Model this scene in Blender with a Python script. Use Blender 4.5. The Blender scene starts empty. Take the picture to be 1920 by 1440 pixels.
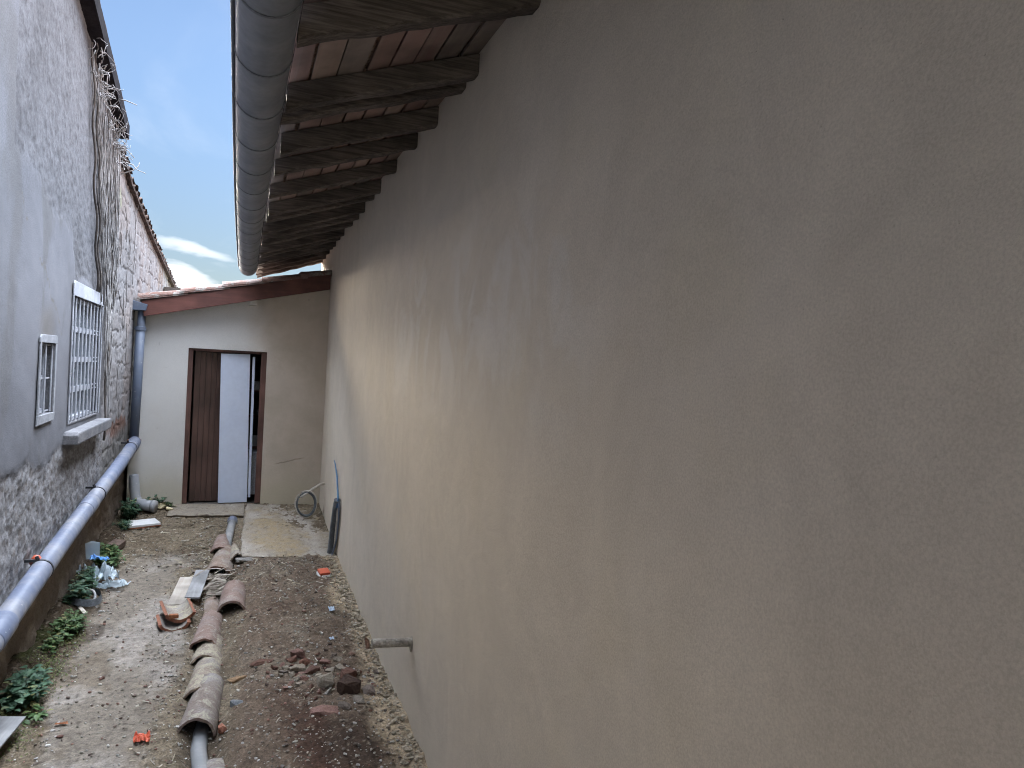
import bpy, bmesh, math, random
import numpy as np
from mathutils import Vector, Matrix

# ------------------------------------------------------------------ camera, sky, sun, exposure
S = bpy.context.scene
COL = S.collection
cam_d = bpy.data.cameras.new('camera'); cam = bpy.data.objects.new('camera', cam_d); COL.objects.link(cam)
cam_d.sensor_fit = 'HORIZONTAL'; cam_d.sensor_width = 36.0
cam_d.lens = 36.0 * 1400.0 / 1920.0
cam_d.clip_start = 0.05; cam_d.clip_end = 500
yaw, pitch, roll = math.radians(20.0037), math.radians(-0.7919), math.radians(3.0)
F = Vector((math.sin(yaw)*math.cos(pitch), math.cos(yaw)*math.cos(pitch), math.sin(pitch)))
R0 = Vector((math.cos(yaw), -math.sin(yaw), 0)); U0 = R0.cross(F)
U = U0*math.cos(roll) - R0*math.sin(roll); R = R0*math.cos(roll) + U0*math.sin(roll)
mw = Matrix((R, U, -F)).transposed().to_4x4(); mw.translation = (0, 0, 1.75)
cam.matrix_world = mw
S.camera = cam

SUN_EL, SUN_AZ = math.radians(24), math.radians(232)     # azimuth clockwise from +Y: behind and left of the viewer
W = bpy.data.worlds.new("World"); S.world = W; W.use_nodes = True
def build_world():
    nt = W.node_tree; nt.nodes.clear(); N = nt.nodes; L = nt.links
    out = N.new('ShaderNodeOutputWorld'); bg = N.new('ShaderNodeBackground')
    bg.inputs['Strength'].default_value = 0.10
    sky = N.new('ShaderNodeTexSky'); sky.sky_type = 'NISHITA'; sky.sun_disc = False
    sky.sun_elevation = SUN_EL; sky.sun_rotation = SUN_AZ
    sky.air_density = 1.0; sky.dust_density = 0.7; sky.ozone_density = 1.2
    tc = N.new('ShaderNodeTexCoord'); sep = N.new('ShaderNodeSeparateXYZ')
    L.new(tc.outputs['Generated'], sep.inputs[0])
    def mth(op, a, b=None, c=None):
        n = N.new('ShaderNodeMath'); n.operation = op
        for i, v in enumerate((a, b, c)):
            if v is None: continue
            if isinstance(v, (int, float)): n.inputs[i].default_value = v
            else: L.new(v, n.inputs[i])
        return n.outputs[0]
    def ramp(x, lo, hi):
        n = N.new('ShaderNodeMapRange'); n.interpolation_type = 'SMOOTHSTEP'
        L.new(x, n.inputs[0]); n.inputs[1].default_value = lo; n.inputs[2].default_value = hi
        return n.outputs[0]
    # plane-projected cloud coordinates
    zc = mth('MAXIMUM', sep.outputs['Z'], 0.02); zc = mth('ADD', zc, 0.06)
    px = mth('DIVIDE', sep.outputs['X'], zc); py = mth('DIVIDE', sep.outputs['Y'], zc)
    cmb = N.new('ShaderNodeCombineXYZ'); L.new(mth('MULTIPLY', px, 1.4), cmb.inputs[0]); L.new(mth('MULTIPLY', py, 0.75), cmb.inputs[1])
    no = N.new('ShaderNodeTexNoise'); no.inputs['Scale'].default_value = 0.9; no.inputs['Detail'].default_value = 7; no.inputs['Roughness'].default_value = 0.55
    no.inputs['Distortion'].default_value = 0.5
    L.new(cmb.outputs[0], no.inputs['Vector'])
    wisp = ramp(no.outputs['Fac'], 0.50, 0.78)
    wisp = mth('MULTIPLY', wisp, 0.22)
    # a low bank of bright cloud just above the outbuilding
    dz = mth('SUBTRACT', sep.outputs['Z'], 0.092); dx = mth('ADD', sep.outputs['X'], 0.072)
    n2 = N.new('ShaderNodeTexNoise'); n2.inputs['Scale'].default_value = 26; n2.inputs['Detail'].default_value = 5
    mp = N.new('ShaderNodeMapping'); mp.inputs['Scale'].default_value = (0.45, 0.45, 1.6); L.new(tc.outputs['Generated'], mp.inputs[0]); L.new(mp.outputs[0], n2.inputs['Vector'])
    dz = mth('ADD', dz, mth('MULTIPLY', mth('SUBTRACT', n2.outputs['Fac'], 0.5), 0.035))
    dz = mth('ADD', dz, mth('MULTIPLY', dx, 0.22))
    r2 = mth('ADD', mth('POWER', mth('DIVIDE', dz, 0.015), 2.0), mth('POWER', mth('DIVIDE', dx, 0.052), 2.0))
    bank = mth('SUBTRACT', 1.0, ramp(r2, 0.1, 1.3))
    front = ramp(sep.outputs['Y'], 0.5, 0.8)
    bank = mth('MULTIPLY', bank, front)
    dz2 = mth('SUBTRACT', sep.outputs['Z'], 0.128); dz2 = mth('ADD', dz2, mth('MULTIPLY', mth('SUBTRACT', n2.outputs['Fac'], 0.5), 0.05))
    dx2 = mth('ADD', sep.outputs['X'], 0.06)
    dz2 = mth('ADD', dz2, mth('MULTIPLY', dx2, 0.12))
    r3 = mth('ADD', mth('POWER', mth('DIVIDE', dz2, 0.011), 2.0), mth('POWER', mth('DIVIDE', dx2, 0.05), 2.0))
    bank2 = mth('MULTIPLY', mth('MULTIPLY', mth('SUBTRACT', 1.0, ramp(r3, 0.0, 1.3)), front), 0.6)
    low = mth('MAXIMUM', mth('MULTIPLY', bank, 0.9), mth('MAXIMUM', bank2, wisp))
    haze = mth('MULTIPLY', mth('SUBTRACT', 1.0, ramp(sep.outputs['Z'], 0.05, 0.26)), 0.03)
    low = mth('MAXIMUM', low, haze)
    mx = N.new('ShaderNodeMix'); mx.data_type = 'RGBA'
    L.new(low, mx.inputs[0]); 
    sc = N.new('ShaderNodeVectorMath'); sc.operation = 'MULTIPLY'; L.new(sky.outputs[0], sc.inputs[0]); sc.inputs[1].default_value = (0.672, 0.672, 0.714)
    gr = N.new('ShaderNodeVectorMath'); gr.operation = 'SCALE'; L.new(sc.outputs[0], gr.inputs[0]); L.new(mth('ADD', 0.40, mth('MULTIPLY', ramp(sep.outputs['Z'], 0.02, 0.42), 0.60)), gr.inputs['Scale'])
    L.new(gr.outputs[0], mx.inputs[6]); mx.inputs[7].default_value = LOWCLOUD
    # added fill light: bright sky sheet overhead, warm bank unseen behind the left house
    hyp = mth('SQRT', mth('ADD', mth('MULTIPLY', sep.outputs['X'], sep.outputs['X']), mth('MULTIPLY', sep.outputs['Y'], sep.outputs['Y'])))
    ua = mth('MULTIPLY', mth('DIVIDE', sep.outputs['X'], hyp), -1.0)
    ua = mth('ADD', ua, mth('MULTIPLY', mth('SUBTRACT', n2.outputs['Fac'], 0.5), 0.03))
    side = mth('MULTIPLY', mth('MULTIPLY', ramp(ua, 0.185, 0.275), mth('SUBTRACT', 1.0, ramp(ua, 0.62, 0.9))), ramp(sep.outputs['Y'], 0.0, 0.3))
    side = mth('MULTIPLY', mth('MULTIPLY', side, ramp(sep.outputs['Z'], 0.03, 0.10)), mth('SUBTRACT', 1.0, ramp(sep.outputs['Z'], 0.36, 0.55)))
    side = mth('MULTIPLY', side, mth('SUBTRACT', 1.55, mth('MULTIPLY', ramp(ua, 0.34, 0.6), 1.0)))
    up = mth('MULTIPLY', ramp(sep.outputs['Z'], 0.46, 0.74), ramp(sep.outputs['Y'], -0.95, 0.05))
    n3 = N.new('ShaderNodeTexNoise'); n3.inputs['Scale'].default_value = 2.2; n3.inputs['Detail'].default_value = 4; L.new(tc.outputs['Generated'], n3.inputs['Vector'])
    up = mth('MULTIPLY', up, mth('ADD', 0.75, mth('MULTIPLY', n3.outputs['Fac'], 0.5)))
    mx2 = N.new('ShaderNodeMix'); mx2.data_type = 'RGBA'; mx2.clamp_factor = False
    L.new(up, mx2.inputs[0]); L.new(mx.outputs[2], mx2.inputs[6]); mx2.inputs[7].default_value = HIGHFILL
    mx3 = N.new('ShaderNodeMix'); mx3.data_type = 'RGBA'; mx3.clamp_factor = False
    L.new(side, mx3.inputs[0]); L.new(mx2.outputs[2], mx3.inputs[6]); mx3.inputs[7].default_value = SIDEFILL
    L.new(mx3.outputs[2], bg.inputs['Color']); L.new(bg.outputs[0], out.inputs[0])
LOWCLOUD = (3.7, 3.85, 4.05, 1); HIGHFILL = (52, 57, 66, 1); SIDEFILL = (252, 231, 200, 1)
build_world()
sd = bpy.data.lights.new('sun', 'SUN'); sd.energy = 3.0; sd.angle = math.radians(0.5); sd.color = (1.0, 0.95, 0.87)
so = bpy.data.objects.new('sun', sd); COL.objects.link(so)
sdir = Vector((math.sin(SUN_AZ)*math.cos(SUN_EL), math.cos(SUN_AZ)*math.cos(SUN_EL), math.sin(SUN_EL)))
so.rotation_euler = sdir.to_track_quat('Z', 'Y').to_euler(); so.location = (-20, -20, 20)
S.view_settings.view_transform = 'Standard'; S.view_settings.look = 'None'; S.view_settings.gamma = 1; S.view_settings.exposure = 1.92
S.cycles.filter_width = 1.05; S.cycles.max_bounces = 10; S.cycles.diffuse_bounces = 6

rng = np.random.default_rng(11); random.seed(11)

# ------------------------------------------------------------------ numpy noise
def _hash(ix, iy, seed):
    h = (ix.astype(np.int64)*374761393 + iy.astype(np.int64)*668265263 + seed*2147483647) & 0xffffffff
    h = ((h ^ (h >> 13))*1274126177) & 0xffffffff
    return ((h ^ (h >> 16)) & 0xffff)/65535.0
def vnoise(x, y, seed=0):
    x = np.asarray(x, float); y = np.asarray(y, float)
    ix = np.floor(x); iy = np.floor(y); fx = x-ix; fy = y-iy
    fx = fx*fx*(3-2*fx); fy = fy*fy*(3-2*fy)
    a = _hash(ix, iy, seed); b = _hash(ix+1, iy, seed); c = _hash(ix, iy+1, seed); d = _hash(ix+1, iy+1, seed)
    return (a*(1-fx)+b*fx)*(1-fy) + (c*(1-fx)+d*fx)*fy
def fbm(x, y, seed=0, oct=4, gain=0.5):
    s = 0; a = 1; t = 0
    for i in range(oct):
        s = s + a*vnoise(np.asarray(x)*2**i+17.3*i, np.asarray(y)*2**i-9.1*i, seed+i*7); t += a; a *= gain
    return s/t
def worley(x, y, seed=0):
    x = np.asarray(x, float); y = np.asarray(y, float); ix = np.floor(x); iy = np.floor(y)
    d1 = np.full(x.shape, 9.); d2 = np.full(x.shape, 9.); idv = np.zeros(x.shape)
    for ox in (-1, 0, 1):
        for oy in (-1, 0, 1):
            cx = ix+ox+0.1+0.8*_hash(ix+ox, iy+oy, seed); cy = iy+oy+0.1+0.8*_hash(ix+ox, iy+oy, seed+5)
            d = np.hypot(cx-x, cy-y); m = d < d1
            d2 = np.where(m, d1, np.minimum(d2, d)); idv = np.where(m, _hash(ix+ox, iy+oy, seed+9), idv); d1 = np.where(m, d, d1)
    return d1, d2, idv
def sstep(x, a, b):
    t = np.clip((np.asarray(x, float)-a)/(b-a), 0, 1); return t*t*(3-2*t)
def mixc(c, d, m): return c*(1-m[..., None]) + np.asarray(d, float)*m[..., None]

# ------------------------------------------------------------------ materials
class Mat:
    def __init__(s, name, rough=0.85, spec=0.3):
        s.m = bpy.data.materials.new(name); s.m.use_nodes = True; s.nt = s.m.node_tree
        s.N = s.nt.nodes; s.L = s.nt.links; s.b = s.N['Principled BSDF']
        s.b.inputs['Roughness'].default_value = rough; s.b.inputs['Specular IOR Level'].default_value = spec
        tc = s.N.new('ShaderNodeTexCoord'); oi = s.N.new('ShaderNodeObjectInfo')
        ad = s.N.new('ShaderNodeVectorMath'); ad.operation = 'MULTIPLY_ADD'
        s.L.new(oi.outputs['Random'], ad.inputs[0]); ad.inputs[1].default_value = (13.7, 7.9, 5.3); s.L.new(tc.outputs['Object'], ad.inputs[2])
        s.co = ad.outputs[0]; s.raw = tc.outputs['Object']; s.rnd = oi.outputs['Random']
    def map(s, scale, co=None):
        n = s.N.new('ShaderNodeMapping'); n.inputs['Scale'].default_value = scale; s.L.new(co or s.co, n.inputs[0]); return n.outputs[0]
    def noise(s, scale, detail=5, rough=0.55, co=None, dist=0):
        n = s.N.new('ShaderNodeTexNoise'); n.inputs['Scale'].default_value = scale; n.inputs['Detail'].default_value = detail
        n.inputs['Roughness'].default_value = rough; n.inputs['Distortion'].default_value = dist; s.L.new(co or s.co, n.inputs['Vector']); return n.outputs['Fac']
    def vor(s, scale, co=None, feat='F1', out='Distance'):
        n = s.N.new('ShaderNodeTexVoronoi'); n.feature = feat; n.inputs['Scale'].default_value = scale; s.L.new(co or s.co, n.inputs['Vector']); return n.outputs[out]
    def rng(s, x, a, b, lo=0., hi=1.):
        n = s.N.new('ShaderNodeMapRange'); n.interpolation_type = 'SMOOTHSTEP'; s.L.new(x, n.inputs[0])
        for i, v in zip((1, 2, 3, 4), (a, b, lo, hi)): n.inputs[i].default_value = v
        return n.outputs[0]
    def math(s, op, a, b):
        n = s.N.new('ShaderNodeMath'); n.operation = op
        for i, v in enumerate((a, b)):
            if isinstance(v, (int, float)): n.inputs[i].default_value = v
            else: s.L.new(v, n.inputs[i])
        return n.outputs[0]
    def mix(s, f, a, b, mode='MIX'):
        n = s.N.new('ShaderNodeMix'); n.data_type = 'RGBA'; n.blend_type = mode
        if isinstance(f, (int, float)): n.inputs[0].default_value = f
        else: s.L.new(f, n.inputs[0])
        for i, v in ((6, a), (7, b)):
            if isinstance(v, tuple): n.inputs[i].default_value = (*v, 1)
            else: s.L.new(v, n.inputs[i])
        return n.outputs[2]
    def gain(s, col, f):           # multiply a colour by a scalar socket
        n = s.N.new('ShaderNodeVectorMath'); n.operation = 'SCALE'; s.L.new(col, n.inputs[0]); s.L.new(f, n.inputs['Scale']); return n.outputs[0]
    def attr(s, name='Col'):
        n = s.N.new('ShaderNodeAttribute'); n.attribute_name = name; return n.outputs['Color']
    def color(s, c):
        if isinstance(c, tuple): s.b.inputs['Base Color'].default_value = (*c, 1)
        else: s.L.new(c, s.b.inputs['Base Color'])
        return s
    def roughness(s, r): s.L.new(r, s.b.inputs['Roughness']); return s
    def bump(s, h, strength=0.3, dist=0.01):
        n = s.N.new('ShaderNodeBump'); n.inputs['Strength'].default_value = strength; n.inputs['Distance'].default_value = dist
        s.L.new(h, n.inputs['Height'])
        if s.b.inputs['Normal'].links: s.L.new(s.b.inputs['Normal'].links[0].from_socket, n.inputs['Normal'])
        s.L.new(n.outputs[0], s.b.inputs['Normal']); return s

def simple(name, c1, c2, scale=6, rough=0.8, spec=0.3, bump=0.2, bscale=80, dist=0.004, grain=0.25, lo=0.35, hi=0.7):
    m = Mat(name, rough, spec)
    c = m.mix(m.rng(m.noise(scale), lo, hi), c1, c2)
    c = m.gain(c, m.rng(m.noise(bscale, 3), 0.25, 0.75, 1-grain, 1+grain))
    m.color(c)
    if bump: m.bump(m.noise(bscale, 4), bump, dist)
    return m.m

def attr_mat(name, rough=0.92, spec=0.2, bscale=120, bump=0.5, dist=0.004, grain=0.3, speck=0.0):
    m = Mat(name, rough, spec); c = m.attr()
    c = m.gain(c, m.rng(m.noise(bscale, 4, 0.65), 0.25, 0.75, 1-grain, 1+grain))
    if speck: c = m.mix(m.math('MULTIPLY', m.rng(m.vor(110), 0.05, 0.13, 1, 0), m.rng(m.noise(40), 0.5, 0.6, 0, speck)), c, (0.5, 0.49, 0.46))
    m.color(c); m.bump(m.noise(bscale, 5, 0.65), bump, dist); return m.m

def rough_mat():
    m = Mat('rough_cast_render', 0.95, 0.12); c = m.attr()
    n = m.noise(75, 4, 0.7); c = m.gain(c, m.rng(n, 0.28, 0.72, 0.80, 1.15))
    c = m.mix(m.math('MULTIPLY', m.rng(m.noise(80, 3, 0.6), 0.60, 0.68), 0.55), c, (0.09, 0.085, 0.08))
    m.color(c); m.bump(n, 0.55, 0.005); return m.m

def plaster_mat():
    m = Mat('brown_plaster', 0.93, 0.15)
    co = m.raw
    big = m.noise(0.9, 5, 0.55, co=co)
    c = m.mix(m.rng(big, 0.3, 0.7), (0.515, 0.448, 0.362), (0.540, 0.474, 0.390))
    c = m.mix(m.rng(m.noise(1.7, 4, 0.5, co=co), 0.52, 0.72, 0, 0.6), c, (0.525, 0.455, 0.352))
    st = m.noise(1.5, 8, 0.62, co=m.map((1, 1.35, 1.0), co), dist=1.6)
    c = m.gain(c, m.rng(st, 0.3, 0.72, 0.95, 1.05))
    sw = m.noise(4.5, 5, 0.6, co=m.map((1, 1.0, 1.5), co), dist=2.2)
    c = m.gain(c, m.rng(sw, 0.3, 0.7, 0.975, 1.025))
    # lime bloom: paler drying patches at head height, trowelled in vertical strokes
    sp = m.N.new('ShaderNodeSeparateXYZ'); m.L.new(co, sp.inputs[0])
    band = m.math('MULTIPLY', m.rng(sp.outputs[1], 1.7, 2.6), m.rng(sp.outputs[1], 4.4, 6.2, 1, 0))
    band = m.math('MULTIPLY', band, m.math('MULTIPLY', m.rng(sp.outputs[2], 1.35, 2.0), m.rng(sp.outputs[2], 2.15, 2.6, 1, 0)))
    bl = m.rng(m.noise(1.3, 7, 0.62, co=m.map((1, 1.9, 1.3), co), dist=1.2), 0.47, 0.60)
    c = m.mix(m.math('MULTIPLY', m.math('MULTIPLY', band, bl), 0.45), c, (0.62, 0.59, 0.55))
    # pale splash dust along the foot
    foot = m.math('MULTIPLY', m.rng(sp.outputs[2], -0.27, -0.05, 1, 0), m.rng(m.noise(5, 6, 0.6, co=co), 0.35, 0.6))
    c = m.mix(m.math('MULTIPLY', foot, 0.55), c, (0.50, 0.44, 0.35))
    c = m.gain(c, m.rng(m.noise(170, 3, 0.7, co=co), 0.2, 0.8, 0.86, 1.14))
    m.color(c)
    c2 = m.rng(m.vor(26, co=co), 0.03, 0.07, 1, 0)
    m.bump(m.noise(2.2, 4, 0.5, co=co), 0.25, 0.03)
    m.bump(sw, 0.35, 0.006)
    m.bump(m.math('MULTIPLY', c2, -1.0), 0.5, 0.003)
    m.bump(m.noise(28, 4, 0.6, co=co), 0.25, 0.004)
    m.bump(m.noise(190, 3, 0.7, co=co), 0.55, 0.0022)
    return m.m

def annex_plaster_mat():
    m = Mat('shade_toned_plaster', 0.9, 0.2); co = m.raw
    c = m.mix(m.rng(m.noise(1.2, 5, co=co), 0.35, 0.7), (0.57, 0.55, 0.515), (0.63, 0.615, 0.585))
    sp = m.N.new('ShaderNodeSeparateXYZ'); m.L.new(co, sp.inputs[0])
    # browner right of the doorway: the eave's shade put into the colour, wandering edge
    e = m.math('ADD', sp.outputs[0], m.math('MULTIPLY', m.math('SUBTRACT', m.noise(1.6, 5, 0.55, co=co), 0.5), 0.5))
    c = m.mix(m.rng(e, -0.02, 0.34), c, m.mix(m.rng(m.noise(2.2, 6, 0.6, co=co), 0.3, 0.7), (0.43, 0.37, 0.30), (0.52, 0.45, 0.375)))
    # ochre damp at the foot
    d = m.math('ADD', sp.outputs[2], m.math('MULTIPLY', m.noise(3, 4, co=co), 0.5))
    c = m.mix(m.rng(d, 0.25, 0.85, 0.75, 0), c, (0.47, 0.42, 0.31))
    sk = m.rng(m.noise(14, 3, 0.6, co=co), 0.68, 0.76)
    c = m.mix(m.math('MULTIPLY', sk, 0.35), c, (0.25, 0.23, 0.20))
    cz = m.math('SUBTRACT', sp.outputs[2], m.math('ADD', 0.40, m.math('MULTIPLY', sp.outputs[0], 0.22)))
    cz = m.math('ABSOLUTE', m.math('ADD', cz, m.math('MULTIPLY', m.math('SUBTRACT', m.noise(9, 4, co=co), 0.5), 0.05)), 0)
    ck = m.math('MULTIPLY', m.rng(cz, 0.003, 0.011, 1, 0), m.math('MULTIPLY', m.rng(sp.outputs[0], 0.42, 0.5), m.rng(sp.outputs[0], 0.72, 0.82, 1, 0)))
    c = m.mix(m.math('MULTIPLY', ck, 0.55), c, (0.16, 0.13, 0.10))
    c = m.gain(c, m.rng(m.noise(120, 3, co=co), 0.25, 0.75, 0.93, 1.07))
    m.color(c); m.bump(m.noise(5, 4, co=co), 0.2, 0.01); m.bump(m.noise(120, 4, co=co), 0.3, 0.002)
    return m.m

def wood_mat(name, c1, c2, axis=(2.0, 30, 30), rough=0.85, attr=False, bump=0.5, spec=0.2):
    m = Mat(name, rough, spec)
    g = m.noise(1.0, 7, 0.68, co=m.map(axis), dist=0.35)
    c = m.mix(m.rng(g, 0.3, 0.72), c1, c2)
    if attr: c = m.mix(m.rng(g, 0.25, 0.75, 0.1, 0.6), m.attr(), c)
    c = m.gain(c, m.rng(m.noise(3, 4), 0.3, 0.7, 0.7, 1.3))
    m.color(c); m.bump(g, bump, 0.004); return m.m

def tile_mat(name, clay1, clay2, lichen, amount, grey=0.0):
    m = Mat(name, 0.9, 0.2)
    at = m.attr()
    c = m.mix(m.rng(m.noise(7, 6, 0.6), 0.3, 0.7), clay1, clay2)
    c = m.mix(m.rng(m.noise(4, 5, 0.6), 0.45, 0.7, 0, grey), c, (0.27, 0.26, 0.25))
    l = m.rng(m.noise(13, 7, 0.7, dist=0.6), 0.62-amount*0.3, 0.72-amount*0.22)
    c = m.mix(l, c, lichen)
    c = m.mix(m.rng(m.noise(36, 3, 0.6), 0.66, 0.72, 0, 0.7), c, (0.33, 0.32, 0.29))
    # rim attribute: R=1 where the fired clay is freshly broken
    sr = m.N.new('ShaderNodeSeparateColor'); m.L.new(at, sr.inputs[0])
    c = m.mix(sr.outputs[0], c, (0.205, 0.090, 0.056))
    c = m.gain(c, m.rng(m.noise(90, 4), 0.25, 0.75, 0.78, 1.22))
    m.color(c); m.bump(m.noise(30, 6, 0.65), 0.6, 0.006); m.bump(m.noise(160, 3), 0.4, 0.002); return m.m

def plastic_pipe(name, c, rough=0.42, dirt=0.5):
    m = Mat(name, rough, 0.45)
    cc = m.mix(m.rng(m.noise(4, 6, 0.65), 0.4, 0.75, 0, dirt), c, (0.33, 0.31, 0.28))
    cc = m.mix(m.rng(m.noise(60, 3), 0.68, 0.74, 0, 0.7), cc, (0.62, 0.62, 0.60))
    m.color(cc); m.roughness(m.rng(m.noise(9, 5), 0.3, 0.7, rough-0.08, rough+0.2)); m.bump(m.noise(25, 3), 0.06, 0.004); return m.m

def leaf_mat(name, c1, c2, c3):
    m = Mat(name, 0.55, 0.35)
    at = m.attr(); sr = m.N.new('ShaderNodeSeparateColor'); m.L.new(at, sr.inputs[0])
    c = m.mix(sr.outputs[0], c1, c2); c = m.mix(m.rng(sr.outputs[1], 0.8, 1.0), c, c3)
    m.color(c)
    m.b.inputs['Transmission Weight'].default_value = 0.0
    tr = m.N.new('ShaderNodeBsdfTranslucent'); m.L.new(c, tr.inputs[0])
    ms = m.N.new('ShaderNodeMixShader'); ms.inputs[0].default_value = 0.25
    out = m.N['Material Output']; m.L.new(m.b.outputs[0], ms.inputs[1]); m.L.new(tr.outputs[0], ms.inputs[2]); m.L.new(ms.outputs[0], out.inputs[0])
    return m.m

def glass_mat():
    m = Mat('dusty_window_glass', 0.12, 0.6)
    c = m.mix(m.rng(m.noise(5, 5), 0.3, 0.7), (0.045, 0.055, 0.065), (0.15, 0.17, 0.19))
    c = m.mix(m.rng(m.vor(11, feat='F1', out='Distance'), 0.1, 0.5, 0.0, 0.5), c, (0.11, 0.13, 0.15))
    m.color(c); m.roughness(m.rng(m.noise(7, 4), 0.3, 0.7, 0.08, 0.3)); m.bump(m.noise(12, 2), 0.1, 0.01); return m.m

def bag_mat():
    m = Mat('thin_plastic_film', 0.25, 0.5)
    c = m.mix(m.rng(m.noise(9, 3), 0.4, 0.65), (0.38, 0.46, 0.50), (0.48, 0.55, 0.58)); m.color(c)
    t = m.N.new('ShaderNodeBsdfTransparent'); ms = m.N.new('ShaderNodeMixShader'); ms.inputs[0].default_value = 0.35
    out = m.N['Material Output']; m.L.new(m.b.outputs[0], ms.inputs[1]); m.L.new(t.outputs[0], ms.inputs[2]); m.L.new(ms.outputs[0], out.inputs[0])
    return m.m

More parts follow.
